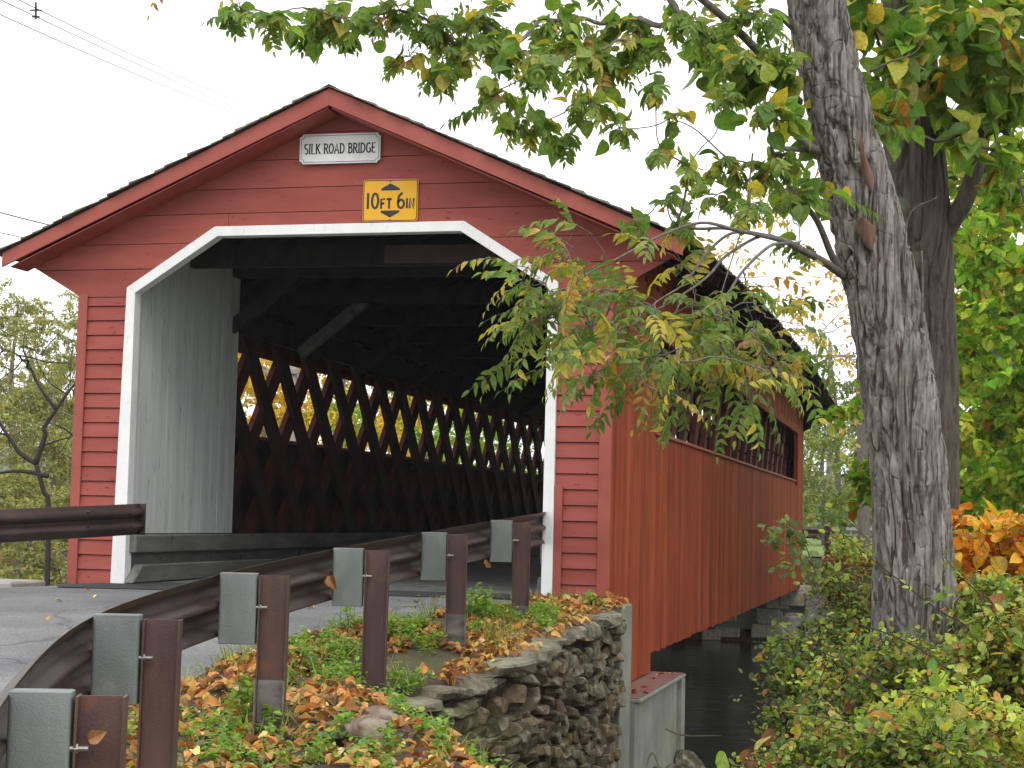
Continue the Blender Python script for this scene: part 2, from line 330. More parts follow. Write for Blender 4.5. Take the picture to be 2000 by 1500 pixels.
def trunk_mesh(name, P, R, m, parent, nu=160, nv=500, amp=.02, ku=5.0, kv=1.6, seed=0, lump=.12, mask=None):
    P = catmull(P, 12); R = np.interp(np.linspace(0, 1, len(P)), np.linspace(0, 1, len(R)), R)
    t = np.linspace(0, 1, nv); s = np.linspace(0, 1, len(P))
    C = np.stack([np.interp(t, s, P[:, i]) for i in range(3)], 1); Rr = np.interp(t, s, R)
    th = np.linspace(0, 2*np.pi, nu, endpoint=False)
    T = unit(np.gradient(C, axis=0)); X = unit(np.cross(T, np.array([0, 1., .01]))); Y = np.cross(T, X)
    ct, st = np.cos(th), np.sin(th); n = ct[None, :, None]*X[:, None]+st[None, :, None]*Y[:, None]
    base = C[:, None]+n*Rr[:, None, None]
    q = base*np.array([ku, ku, kv]); w = (fbm(base*np.array([4, 4, 1.5]), 2, seed+5)-.5)[..., None]*1.0
    f = np.abs(2*vnoise(q*2.2+w*2, seed)-1); g = np.abs(2*vnoise(q*np.array([4.6, 4.6, 3.4])+w*2.5, seed+9)-1)
    h = sstep(.02, .22, f)*.85+sstep(0, .30, g)*.42; h = h-.16*(1-sstep(0, .10, np.abs(2*vnoise(base*np.array([11, 11, 8.])+w*3, seed+31)-1))); h = h-(fbm(base*np.array([26, 26, 13.]), 3, seed+3)-.5)*.42
    lumps = (fbm(base*np.array([2.2, 2.2, 1.1]), 2, seed+20)-.5)*2*lump
    disp = amp*(h-.8)+lumps*Rr[:, None]
    V = base+n*disp[..., None]
    ii = np.arange(nv-1)[:, None]*nu; kk = np.arange(nu)[None]; k2 = (kk+1) % nu
    Fc = np.stack([ii+kk, ii+k2, ii+nu+k2, ii+nu+kk], -1).reshape(-1, 4)
    return np_mesh(name, V.reshape(-1, 3), Fc, m, parent, True)

# ================================================================== GROUND
zr_y = [-60, -18, -12.6, -11, -9, -7, -4.7, -2.6, 0, 400]; zr_z = [-2.2, -.82, -.50, -.40, -.27, -.14, -.05, -.01, 0, 0]
def zr(y): return np.interp(y, zr_y, zr_z)
WALL = np.array([(3.17, -.2), (3.165, -.75), (3.15, -2.63), (3.09, -4.79), (2.98, -5.5), (2.86, -6.3), (2.66, -7.1), (2.34, -8.1), (1.98, -9.0)])
WTOP = np.array([-.02, -.05, -.10, -.25, -.32, -.40, -.52, -.80, -1.15])
def wallx(y): return np.interp(y, WALL[::-1, 1], WALL[::-1, 0])
def ground_z(x, y):
    x = np.asarray(x, float); y = np.asarray(y, float)
    road = zr(y)-.05
    z = road.copy()
    # verge falls gently to the stone wall, then drops into the gully
    edge = np.where(y > -.3, 2.6, wallx(y)-.12); edge = np.where(y > -7.1, edge, wallx(-7.1)+.05+(-7.1-y)*.62)
    drop = np.where(y > -7.1, sstep(0, .12, x-edge), sstep(-.35, 1.7, x-edge))
    vt = np.interp(y, WALL[::-1, 1], WTOP[::-1]); vt = np.where(y < -7.1, road+.0, vt)
    z = np.where((x > 1.4) & (y < 0), road+(np.minimum(vt, road)-road)*sstep(1.7, edge, x), z)
    gul = -2.15+.9*sstep(-8, -15, y)
    z = z*(1-drop)+gul*drop*(y < 3)+z*drop*(y >= 3)
    # east bank with the two trees
    bank = sstep(3.9, 6.0, x)*(1-sstep(-1.0, 3.0, y))
    z = z*(1-bank)+(-.72+.05*np.sin(x*1.7+y))*bank
    # west side falls away
    west = sstep(3.6, 8.5, -x)*(y < 60)
    z = z*(1-west)+(-1.75)*west
    # the creek bed
    cr = sstep(2.4, 3.6, y)*(1-sstep(25.2, 27.4, y)); east = (x > 3.3)
    cr_e = sstep(-1.2, 3.0, y)*(1-sstep(24.0, 28.0, y)); cr = np.where(np.abs(x) > 3.3, cr_e, cr)
    cr = cr*np.where(x < -12, .6, 1)*(1-sstep(16, 30, x))
    z = z*(1-cr)+(-2.75)*cr
    far = (y > 27)*sstep(3.4, 6, np.abs(x)); z = z*(1-far)+(-.36)*far
    p = np.stack([x, y, x*0], -1)
    z = z+(fbm(p*1.7, 3)-.5)*.10*((np.abs(x) > 2.6)|(x > 1.8))+(fbm(p*.16, 3, 4)-.5)*.9*sstep(12, 60, np.hypot(x, y-5))
    return z
xs = np.concatenate([np.linspace(-900, -14, 42)[:-1], np.linspace(-14, -2.6, 60)[:-1], np.linspace(-2.6, 9, 170)[:-1], np.linspace(9, 24, 40)[:-1], np.linspace(24, 900, 40)])
ys = np.concatenate([np.linspace(-60, -19, 20)[:-1], np.linspace(-19, 4, 330)[:-1], np.linspace(4, 30, 90)[:-1], np.linspace(30, 1400, 60)])
X, Y = np.meshgrid(xs, ys); Z = ground_z(X, Y)
nx, ny = len(xs), len(ys); ii = (np.arange(ny-1)[:, None]*nx+np.arange(nx-1)[None]).ravel()
g = np_mesh('ground', np.stack([X, Y, Z], -1).reshape(-1, 3), np.stack([ii, ii+1, ii+1+nx, ii+nx], 1), MT['soil'], smooth=True)
tag(g, 'brown soil of the road verge and creek banks', 'ground', kind='structure')

# road: a curving sheet of asphalt with a broken edge
ry = np.concatenate([np.linspace(-40, -14, 14)[:-1], np.linspace(-14, 0.4, 110)])
def edge_r(y): return np.interp(y, [-40, -20, -14, -11, -8, -6.6, -5.3, -2.5, -.6, .4], [-.5, 1.2, 1.9, 1.95, 1.83, 1.70, 1.66, 1.95, 2.28, 2.3])
def edge_l(y): return np.interp(y, [-40, -20, -10, -4, -1.2, .4], [-14, -8, -4.9, -3.55, -3.0, -2.36])
V = []; nn = 40
for y in ry:
    a, b = edge_l(y), edge_r(y)+(float(fbm(np.array([y*2.2, 0, 0]), 3))-.5)*.16
    for k in range(nn):
        t = k/(nn-1); x = a+(b-a)*t; V.append((x, y, zr(y)+(.0 if 0 < k < nn-1 else -.07)-.01*abs(2*t-1)**4))
ii = (np.arange(len(ry)-1)[:, None]*nn+np.arange(nn-1)[None]).ravel()
cr_ = MT['asphalt'].node_tree; NN, LL = cr_.nodes, cr_.links; BB = NN['Principled BSDF']; src = BB.inputs['Base Color'].links[0].from_socket
vt_ = NN.new('ShaderNodeTexVoronoi'); vt_.feature = 'DISTANCE_TO_EDGE'; vt_.inputs['Scale'].default_value = .55
t_ = NN.new('ShaderNodeTexCoord'); nz = NN.new('ShaderNodeTexNoise'); nz.inputs['Scale'].default_value = 2.5; nz.inputs['Detail'].default_value = 6; LL.new(t_.outputs['Object'], nz.inputs[0])
va = NN.new('ShaderNodeMix'); va.data_type = 'VECTOR'; va.inputs[0].default_value = .35; LL.new(t_.outputs['Object'], va.inputs[4]); LL.new(nz.outputs['Color'], va.inputs[5]); LL.new(va.outputs[1], vt_.inputs[0])
rr_ = NN.new('ShaderNodeValToRGB'); rr_.color_ramp.elements[0].position = .004; rr_.color_ramp.elements[0].color = (.62, .62, .62, 1); rr_.color_ramp.elements[1].position = .012; LL.new(vt_.outputs[0], rr_.inputs[0])
n4 = NN.new('ShaderNodeTexNoise'); n4.inputs['Scale'].default_value = .7; n4.inputs['Detail'].default_value = 7; LL.new(t_.outputs['Object'], n4.inputs[0])
r4 = NN.new('ShaderNodeValToRGB'); r4.color_ramp.elements[0].position = .35; r4.color_ramp.elements[0].color = (.72, .72, .74, 1); r4.color_ramp.elements[1].position = .65; r4.color_ramp.elements[1].color = (1.12, 1.12, 1.1, 1); LL.new(n4.outputs['Fac'], r4.inputs[0])
for col_ in (rr_, r4):
    mm = NN.new('ShaderNodeMix'); mm.data_type = 'RGBA'; mm.blend_type = 'MULTIPLY'; mm.inputs[0].default_value = 1; LL.new(src, mm.inputs[6]); LL.new(col_.outputs[0], mm.inputs[7]); src = mm.outputs[2]
LL.new(src, BB.inputs['Base Color'])
tag(np_mesh('road', np.array(V), np.stack([ii, ii+1, ii+1+nn, ii+nn], 1), MT['asphalt'], smooth=True), 'grey asphalt road leading into the covered bridge', 'road', kind='structure')
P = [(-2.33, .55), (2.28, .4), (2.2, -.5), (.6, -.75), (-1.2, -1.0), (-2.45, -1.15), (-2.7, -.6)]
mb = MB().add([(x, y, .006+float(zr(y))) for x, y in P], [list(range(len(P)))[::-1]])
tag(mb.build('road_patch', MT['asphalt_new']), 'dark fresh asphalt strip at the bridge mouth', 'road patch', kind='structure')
mb = MB().box(-5.4, -2.98, -1.1, -.35, -.3, .03)
tag(mb.build('kerb_slab', MT['pale_slab'], bevel=.02), 'pale concrete slab beside the road left of the bridge', 'kerb', kind='structure')
mb = MB().box(-2.3, 2.3, .41, 60, -.02, .0)
# far road and lawn beyond
mb = MB().add([(-2.6, 27.2, .01), (2.6, 27.2, .01), (5, 60, .0), (12, 120, 0), (4, 120, 0), (-1, 60, 0)], [(0, 1, 2, 5), (5, 2, 3, 4)])
tag(mb.build('far_road', MT['asphalt']), 'asphalt road leaving the far end of the bridge', 'road', kind='structure')
lx = np.linspace(-60, 90, 60); ly = np.linspace(28.5, 150, 70); X, Y = np.meshgrid(lx, ly)
Z = ground_z(X, Y)+.05+.35*sstep(30, 60, Y); ii = (np.arange(69)[:, None]*60+np.arange(59)[None]).ravel()
V = np.stack([X, Y, Z], -1).reshape(-1, 3)
tag(np_mesh('lawn', V, np.stack([ii, ii+1, ii+61, ii+60], 1), MT['lawn'], smooth=True), 'light green mown field beyond the far end of the bridge', 'lawn', kind='structure')
V = [(-60, -.9, -2.05), (60, -.9, -2.05), (60, 28, -2.05), (-60, 28, -2.05)]
tag(MB().add([(-60, -7.5, -2.03), (60, -7.5, -2.03), (60, 28, -2.03), (-60, 28, -2.03)], [(0, 1, 2, 3)]).build('creek_water', MT['water']), 'dark still creek water under the bridge', 'water', kind='structure')
# distant wooded hills
hx = np.linspace(-700, 700, 160); hz = 12+26*fbm(np.stack([hx*.006, hx*0, hx*0], -1), 4, 3)
V = []; 
for k, (dy, fz) in enumerate(((0, 0), (60, .6), (130, 1), (260, .5))):
    for x, z in zip(hx, hz): V.append((x, 620+dy, -3+z*fz+(fz*1.8*random.random())))
ii = (np.arange(3)[:, None]*160+np.arange(159)[None]).ravel()
tag(np_mesh('hills', np.array(V), np.stack([ii, ii+1, ii+161, ii+160], 1), MT['hill'], smooth=True), 'low wooded hills on the horizon', 'hills', kind='structure')

# ================================================================== COVERED BRIDGE
br = thing('covered_bridge', 'red wooden covered bridge with white portal trim and lattice truss sides', 'covered bridge', (0, 0, 0))
W = 2.93; Ln = 26.75; SK = -.034
def skew(o, to=None):
    """the portals stand slightly askew to the deck"""
    me = o.data
    for v in me.vertices: v.co.y += SK*v.co.x
    return o
OP = [(-2.42, 0), (-2.38, 3.16), (-1.38, 3.80), (1.38, 3.80), (2.38, 3.16), (2.38, 0)]     # outer edge of the trim
def open_half(z):
    if z >= 3.80: return None
    if z <= 3.16: return 2.33
    return 1.33+(3.80-z)/.64*1.0
def outline_half(z):
    if z < 3.06: return W
    if z < 3.40: return W+(z-3.06)/.34*.60
    return max(0.0, (5.06-z)/.446) if z > 3.52 else min(3.53, (5.06-z)/.446)
def facade(y, sgn, name, seams=True, zbase=0.0):
    mb = MB(); rows = []; z = zbase-.02
    while z < 3.05: rows.append((z, min(z+.157, 3.06), 'clap')); z += .157
    z = 3.06
    for h in (.30, .27, .31, .26, .30, .28, .33): rows.append((z, min(z+h, 5.05), 'wide')); z += h
    brk = [3.06, 3.16, 3.40, 3.52, 3.80]
    for (z0, z1, kd) in rows:
        if z1-z0 < .01: continue
        zs = sorted([z0, z1]+[b for b in brk if z0+.004 < b < z1-.004])
        jit = random.uniform(-.004, .004)
        for a, b in zip(zs[:-1], zs[1:]):
            a2 = a+(.007 if a == z0 else 0)
            oa, ob = outline_half(a2), outline_half(b-1e-6)
            ia, ib = open_half(a2), open_half(b-1e-6)
            if ia is None: segs = [(-oa, oa, -ob, ob)]
            else:
                ib = 1.33 if ib is None else ib
                segs = [(-oa, -ia, -ob, -ib), (ia, oa, ib, ob)]
            for (xa0, xa1, xb0, xb1) in segs:
                cuts = [0, 1]
                if kd == 'wide' and ia is None: 
                    rr = random.Random(int(z0*100)+3); cuts = [('x', rr.uniform(-1.3, -.5)), ('x', rr.uniform(.9, 2.0))]
                if cuts and isinstance(cuts[0], tuple):
                    xc = [c_[1] for c_ in cuts if xb0+1. < c_[1] < xb1-1. and xa0+1. < c_[1] < xa1-1.]
                    ea = [xa0]+xc+[xa1]; eb = [xb0]+xc+[xb1]
                else: ea = [xa0, xa1]; eb = [xb0, xb1]
                for q_ in range(len(ea)-1):
                    g_ = .0025 if len(ea) > 2 else 0
                    A0 = ea[q_]+g_; A1 = ea[q_+1]-g_; B0 = eb[q_]+g_; B1 = eb[q_+1]-g_
                    if A1-A0 < .01: continue
                    tt_ = random.uniform(.88, 1.06); fr = (lambda zz: y-sgn*(.022*(1-(zz-z0)/(z1-z0)) if kd == 'clap' else .006+jit))
                    bk = y+sgn*.03
                    Vv = [(A0, fr(a2), a2), (A1, fr(a2), a2), (B1, fr(b), b), (B0, fr(b), b), (A0, bk, a2), (A1, bk, a2), (B1, bk, b), (B0, bk, b)]
                    mb.add(Vv, [(0, 1, 2, 3), (5, 4, 7, 6), (4, 5, 1, 0), (3, 2, 6, 7), (4, 0, 3, 7), (1, 5, 6, 2)], (tt_, tt_, tt_*.98))
    o = mb.build(name, MT['front_board'], br, tint=True); skew(o)
    mb = MB(); 
    for sx in (-1, 1):      # sheathing behind the boards closes the joints
        mb.prism([(sx*2.34, zbase), (sx*(W-.01), zbase), (sx*(W-.01), 3.05), (sx*3.5, 3.38), (sx*3.5, 3.48), (0, 5.02), (0, 3.81), (sx*1.33, 3.81), (sx*2.34, 3.17)], y+sgn*.031, y+sgn*.06)
    skew(mb.build('sheathing', MT['dark_wood'], br))
facade(0, 1, 'portal_boards'); facade(Ln, -1, 'portal_boards', zbase=-.2)
def corner(x0, x1, y0, y1, z0, z1, m='trim_red'):
    o = MB().box(x0, x1, y0, y1, z0, z1).build('corner_board', MT[m], br, bevel=.004); skew(o); return o
corner(-W-.025, -W+.085, -.045, -.025, -.3, 3.09); corner(-W-.027, -W-.003, -.0245, .12, -.3, 3.05)
corner(W-.10, W+.025, -.045, -.025, -.1, 3.09); 
corner(2.385, 2.47, -.052, -.027, .0, 1.12)
def trim(y, sgn):
    inn = [(-2.275, 0), (-2.28, 3.10), (-1.345, 3.695), (1.345, 3.695), (2.28, 3.10), (2.27, 0)]
    out = [(-2.44, 0)]+OP[1:-1]+[(2.385, 0)]
    for i in range(5):
        mb = MB(); g_ = .002
        a, b, c, d = out[i], out[i+1], inn[i+1], inn[i]
        mb.prism([a, b, c, d] if sgn > 0 else [a, b, c, d], y-sgn*.055, y+sgn*.10)
        skew(mb.build('portal_trim', MT['white'], br, bevel=.004))
trim(0, 1); trim(Ln, -1)
# rake boards and the under-eave returns
def rake(y, sgn):
    for sx in (-1, 1):
        P = [(0, 5.145), (sx*3.69, 3.50), (sx*3.69, 3.50-.15), (0, 4.965)]
        skew(MB().prism(P, y-sgn*.42, y-sgn*.39).build('rake_board', MT['trim_red'], br, bevel=.003))
        skew(MB().prism([(sx*.02, 4.955), (sx*3.6, 3.362), (sx*3.6, 3.352), (sx*.02, 4.94)], y-sgn*.385, y-sgn*.02).build('soffit', MT['front_red'], br))
rake(0, 1); rake(Ln, -1)
# roof deck with the sweep of the eaves
def bulge(y, sx=1): return (.34 if sx > 0 else .0)*max(0, 1-((y-13.4)/14.0)**2)
ysr = np.concatenate([[-.41, 0], np.linspace(1, 26.5, 30), [27.15]])
for sx in (-1, 1):
    mb = MB(); V = []
    for y in ysr:
        b = bulge(y, sx)
        for (x, z, k) in ((0, 5.15, .0), (3.72, 3.495, 1), (3.72, 3.465, 1), (0, 5.12, .0)): V.append((sx*x, y+(SK*sx*x if y < 3 or y > 24 else 0), z+b*k))
    n = len(ysr); Fc = [(i*4+k, i*4+(k+1) % 4, i*4+4+(k+1) % 4, i*4+4+k) for i in range(n-1) for k in range(4)]+[(3, 2, 1, 0), tuple((n-1)*4+k for k in range(4))]
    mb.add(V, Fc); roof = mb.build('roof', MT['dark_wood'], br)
    # split shingles
    sh = MB(); nc = 29
    for c in range(nc):
        t0 = c/nc; t1 = min(1.012, (c+1.9)/nc)
        y = -.46+random.uniform(-.03, .02)
        while y < 27.2:
            wd = random.uniform(.10, .2) if y < 4 or c > 26 else .55
            th = .012+random.uniform(0, .016); e = random.uniform(-.018, .02)
            ym = y+wd/2; b = bulge(ym, sx)
            def pt(t, off): return (sx*(3.74*t), 5.155-1.655*t+b*t+off)
            (xa, za), (xb, zb) = pt(t0, .004), pt(min(t1+e/4, 1.018), .006)
            cc = random.uniform(.6, 1.25); sky_ = SK*xb if ym < 3 else 0
            V = [(xa, y+sky_, za), (xa, y+wd-.006+sky_, za), (xb, y+wd-.006+sky_, zb+th), (xb, y+sky_, zb+th), (xa, y+sky_, za-.004), (xa, y+wd-.006+sky_, za-.004), (xb, y+wd-.006+sky_, zb), (xb, y+sky_, zb)]
            sh.add(V, [(0, 1, 2, 3), (3, 2, 6, 7), (0, 3, 7, 4), (1, 5, 6, 2)], (cc, cc*random.uniform(.95, 1.05), cc*.97))
            y += wd
    sh.build('shingles', MT['shingle'], roof, tint=True)
skew(MB().prism([(-.12, 5.125), (0, 5.185), (.12, 5.125), (0, 5.15)], -.44, 27.2).build('ridge_cap', MT['shingle'], br))
# rafters under the overhang
mb = MB()
for y in np.arange(.6, 26.6, .61):
    for sx in (-1, 1): 
        b = bulge(y, sx); mb.beam((0, y, 5.04), (sx*3.62, y, 3.41+b), .05, .11)
mb.build('rafters', MT['dark_wood'], br)
# side walls: vertical boards around a long window band
def side(sx):
    mb = MB(); y = .035
    while y < Ln-.03:
        w = random.choice([.20, .24, .27, .30, .22]); y1 = min(y+w, Ln-.03)
        inwin = (y > 2.83 and y1 < 24.25)
        th = .024+random.uniform(0, .006); xo = sx*(W-.03); xi = sx*(W-.03+th)
        x0, x1 = min(xo, xi), max(xo, xi); cc = random.uniform(.78, 1.15); t = (cc, cc*random.uniform(.92, 1.08), cc)
        zb = -.92 if y < 2.70 else (-.84 if y > 26.1 else -.715+random.uniform(-.012, .012)); g_ = .0028
        sk0 = SK*sx*W if y < .1 else 0
        if inwin:
            mb.box(x0, x1, y+g_, y1-g_, zb, 1.775, t); mb.box(x0, x1, y+g_, y1-g_, 2.95, 3.45, t)
        else: mb.box(x0, x1, y+g_+sk0, y1-g_, zb, 3.45, t)
        mb.box(x0, x1, y+g_+sk0, y1-g_, 3.50 if (random.random() < .3 and y < 12) else 3.451, 3.70+bulge(y, sx), t)
        y = y1
    mb.build('side_wall', MT['side_red'], br, tint=True)
    xs_ = (sx*(W-.075), sx*(W+.03)); 
    MB().box(min(xs_), max(xs_), 2.83, 24.26, 1.777, 1.815).build('window_sill', MT['trim_red'], br, bevel=.004)
    xs_ = (sx*(W-.012), sx*(W+.05))
    MB().box(min(xs_)+.012, max(xs_), 2.83, 24.26, 2.90, 3.08).build('window_header', MT['side_red'], br, tint=True, bevel=.004)
    MB().box(min(xs_)+.012, max(xs_), 24.20, 24.42, 1.70, 2.898).build('window_jamb', MT['side_red'], br, tint=True)
    o = MB().box(sx*(W-.002) if sx > 0 else -W-.024, W+.024 if sx > 0 else -W+.002, -.024, .10, -.3, 3.05).build('corner_board', MT['side_red'], br, tint=True)
    for v in o.data.vertices: v.co.y += SK*sx*W
    # the backing behind the joints
    xb = (sx*(W-.045), sx*(W-.032)); mb = MB()
    mb.box(min(xb), max(xb), .1, Ln-.1, -.70, 1.77); mb.box(min(xb), max(xb), .1, 2.80, 1.7701, 3.34); mb.box(min(xb), max(xb), 24.3, Ln-.1, 1.7701, 3.34)
    mb.build('backing', MT['dark_wood'], br)
    # town lattice truss, two layers of crossing planks
    per = 1.13; tn = 1.10; z0, z1 = -.35, 3.62; pw = .27
    half = pw/2/math.sin(math.atan(tn))
    for layer, (xa, xb_) in enumerate(((2.57, 2.64), (2.645, 2.72))):
        mb = MB(); s_ = -1 if layer == 0 else 1; k = -4
        while k*per < Ln+4:
            yb = k*per+.35; yt = yb+s_*(z1-z0)/tn
            P = [(yb-half, z0), (yb+half, z0), (yt+half, z1), (yt-half, z1)]
            # clip to the length of the bridge
            def clipy(P, lim, keep_gt):
                out = []
                for a, b in zip(P, P[1:]+P[:1]):
                    ia = (a[0] >= lim) == keep_gt; ib = (b[0] >= lim) == keep_gt
                    if ia: out.append(a)
                    if ia != ib: t = (lim-a[0])/(b[0]-a[0]); out.append((lim, a[1]+(b[1]-a[1])*t))
                return out
            P = clipy(P, .2, True); P = clipy(P, Ln-.2, False) if len(P) > 2 else P
            if len(P) > 2: mb.prism(P, sx*xa, sx*xb_, 'x')
            k += 1
        mb.build('lattice_layer', MT['truss'] if layer == 0 else MT['truss_red'], br)
    for (a, b, c, d) in ((2.485, 2.567, 3.03, 3.33), (2.485, 2.567, 3.42, 3.66), (2.485, 2.567, -.3, .0), (2.723, 2.80, 3.03, 3.30), (2.723, 2.80, 3.55, 3.74), (2.723, 2.80, -.35, 0)):
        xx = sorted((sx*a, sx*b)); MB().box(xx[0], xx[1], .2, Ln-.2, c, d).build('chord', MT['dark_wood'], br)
    # pegs on the outer faces of the lattice
    for k in range(2, 22) if sx > 0 else ():
        for zz in (2.05, 2.3, 2.62, 2.82):
            y = k*per+.35+random.uniform(-.2, .2); MB().tube([(sx*2.722, y, zz), (sx*2.755, y, zz)], .024, 6).build('peg', MT['truss'], br)
    # lining panel just inside the portal
    y = .16; mb = MB()
    while y < 3.14:
        w = random.uniform(.22, .27); y1 = min(3.15, y+w); th = random.uniform(0, .006)
        xx = sorted((sx*2.40, sx*(2.352-th))); zt = 3.79+.02*random.random()
        mb.box(xx[0], xx[1], y+.002, y1-.002, .53, zt); y = y1
    mb.build('portal_lining', MT['grey_panel'], br)
    xx = sorted((sx*2.351, sx*2.315)); MB().box(xx[0], xx[1], .12, .21, .53, 3.1).build('lining_batten', MT['grey_panel'], br)
    # wheel guards along the deck
    xx = sorted((sx*2.20, sx*2.38)); MB().box(xx[0], xx[1], .115, Ln-.3, .325, .52).build('wheel_guard', MT['curb'], br, bevel=.012)
    xx = sorted((sx*2.30, sx*2.40)); MB().box(xx[0], xx[1], .11, Ln-.3, .012, .322).build('guard_board', MT['curb'], br)
    xx = sorted((sx*2.16, sx*2.268)); MB().prism([(-.02 if sx < 0 else .12, .01), (Ln-.4, .01), (Ln-.4, .20), (.22, .20)], xx[0], xx[1], 'x').build('curb_timber', MT['curb'], br, bevel=.012)
side(1); side(-1)
mb = MB(); y = .42
while y < Ln-.1:
    w = .25; mb.box(-2.33, 2.33, y, min(y+w, Ln-.1)-.006, -.03+random.uniform(0, .004), .002); y += w
mb.build('deck_planks', MT['curb'], br)
mb = MB()
for x in (-2.2, -1.1, 0, 1.1, 2.2): mb.box(x-.12, x+.12, .5, Ln-.4, -.42, -.035)
mb.build('floor_beams', MT['dark_wood'], br)
for y in np.arange(3.0, 26.5, 2.7):
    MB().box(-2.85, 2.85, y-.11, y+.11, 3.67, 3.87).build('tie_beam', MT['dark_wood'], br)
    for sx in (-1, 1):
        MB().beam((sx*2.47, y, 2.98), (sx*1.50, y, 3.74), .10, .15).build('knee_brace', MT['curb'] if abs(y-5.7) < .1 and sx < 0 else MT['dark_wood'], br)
MB().box(.02, 1.32, 1.55, 1.60, 3.62, 3.82).build('cross_board', mat('brown_board', (.12, .09, .075), rough=.85), br)
MB().box(-2.6, 2.6, 1.605, 1.72, 3.60, 3.86).build('tie_beam', MT['dark_wood'], br)

# ------------------------------------------------------------------ signs
def ribbon(mb, P, w, y, closed=False, t=.003):
    P = np.array(P, float); n = len(P)
    if closed: T = np.roll(P, -1, 0)-np.roll(P, 1, 0)
    else: T = np.gradient(P, axis=0)
    T = T/(np.linalg.norm(T, axis=1)[:, None]+1e-9); Nn = np.stack([-T[:, 1], T[:, 0]], 1)
    A = P+Nn*w/2; B_ = P-Nn*w/2; V = [(a[0], y, a[1]) for a in A]+[(b[0], y, b[1]) for b in B_]+[(a[0], y+t, a[1]) for a in A]+[(b[0], y+t, b[1]) for b in B_]
    F = []; m = n if closed else n-1
    for i in range(m):
        j = (i+1) % n; F += [(i, j, n+j, n+i), (2*n+i, i, n+i, 3*n+i)] if False else [(i, n+i, n+j, j)]
        F += [(i, j, 2*n+j, 2*n+i), (n+j, n+i, 3*n+i, 3*n+j)]
    mb.add(V, F)
def arc(cx, cy, rx, ry, a0, a1, n=12): return [(cx+rx*math.cos(math.radians(a0+(a1-a0)*k/n)), cy+ry*math.sin(math.radians(a0+(a1-a0)*k/n))) for k in range(n+1)]
def glyph(ch):
    """strokes on a unit-height box: list of polylines and the width"""
    return {
     'I': ([[(.1, 0), (.1, 1)]], .2), 'L': ([[(.08, 1), (.08, 0), (.46, 0)]], .48),
     'S': ([arc(.25, .76, .2, .21, 40, 250, 10)+arc(.25, .25, .21, .24, 75, -130, 10)], .5),
     'K': ([[(.08, 0), (.08, 1)], [(.5, 1), (.1, .46)], [(.2, .58), (.56, 0)]], .56),
     'R': ([[(.08, 0), (.08, 1)], [(.08, .97)]+arc(.26, .74, .2, .22, 90, -90, 8)+[(.08, .52)], [(.27, .5), (.54, 0)]], .54),
     'O': ([arc(.31, .5, .26, .47, 0, 360, 20)], .62), '0': ([arc(.24, .5, .19, .46, 0, 360, 20)], .48),
     'A': ([[(.03, 0), (.3, 1), (.57, 0)], [(.13, .34), (.47, .34)]], .6),
     'D': ([[(.08, 0), (.08, 1)], [(.08, .97)]+arc(.22, .5, .32, .46, 90, -90, 12)+[(.08, .03)]], .6),
     'B': ([[(.08, 0), (.08, 1)], [(.08, .97)]+arc(.25, .76, .18, .2, 90, -90, 8)+[(.08, .55)], [(.08, .55)]+arc(.26, .29, .22, .26, 90, -90, 8)+[(.08, .03)]], .52),
     'G': ([arc(.33, .5, .27, .47, 50, 315, 14), [(.36, .45), (.56, .45), (.56, .08)]], .62),
     'E': ([[(.46, .97), (.08, .97), (.08, .03), (.48, .03)], [(.08, .52), (.4, .52)]], .5),
     '1': ([[(.1, 0), (.1, 1)]], .2), '6': ([arc(.5, .5, .43, .5, 108, 175, 8)[:7]+arc(.27, .29, .2, .26, 170, 530, 18)], .52),
     'F': ([[(.45, .95), (.08, .95), (.08, 0)], [(.08, .52), (.38, .52)]], .46),
     'T': ([[(.02, .95), (.48, .95)], [(.25, .95), (.25, 0)]], .5), 'N': ([[(.08, 0), (.08, 1), (.48, 0), (.48, 1)]], .56), ' ': ([], .28)}[ch]
def write(mb, runs, cx, z, y, total, stroke, serif=False):
    adv = sum((glyph(c)[1]+.10*1)*h*sx for txt, h, sx, dz in runs for c in txt); k = total/adv; x = cx-total/2
    for txt, h, sx, dz in runs:
        for c in txt:
            st, w = glyph(c); 
            for P in st:
                ribbon(mb, [(x+(p[0]+.05)*h*sx*k, z+dz+p[1]*h) for p in P], stroke*(.9 if h < runs[0][1] else 1), y)
                if serif:
                    for e_, o_ in ((P[0], P[1]), (P[-1], P[-2])):
                        if abs(e_[0]-o_[0]) < .75*abs(e_[1]-o_[1]) and (e_[1] < .03 or e_[1] > .97):
                            xx_ = x+(e_[0]+.05)*h*sx*k; zz_ = z+dz+e_[1]*h; ribbon(mb, [(xx_-.013, zz_), (xx_+.013, zz_)], .0045, y)
            x += (w+.10)*h*sx*k
cx, cz = .01, 4.592
s1 = thing('bridge_sign', 'white name board with notched corners reading SILK ROAD BRIDGE high in the gable', 'sign', (cx, -.04, cz))
def notched(w, h, r, dx=0):
    P = []
    for (sx, sz, a0) in ((1, 1, 270), (-1, 1, 360), (-1, -1, 90), (1, -1, 180)):
        c = (sx*w/2, sz*h/2); P += arc(c[0], c[1], r, r, a0, a0-90, 5)
    return P

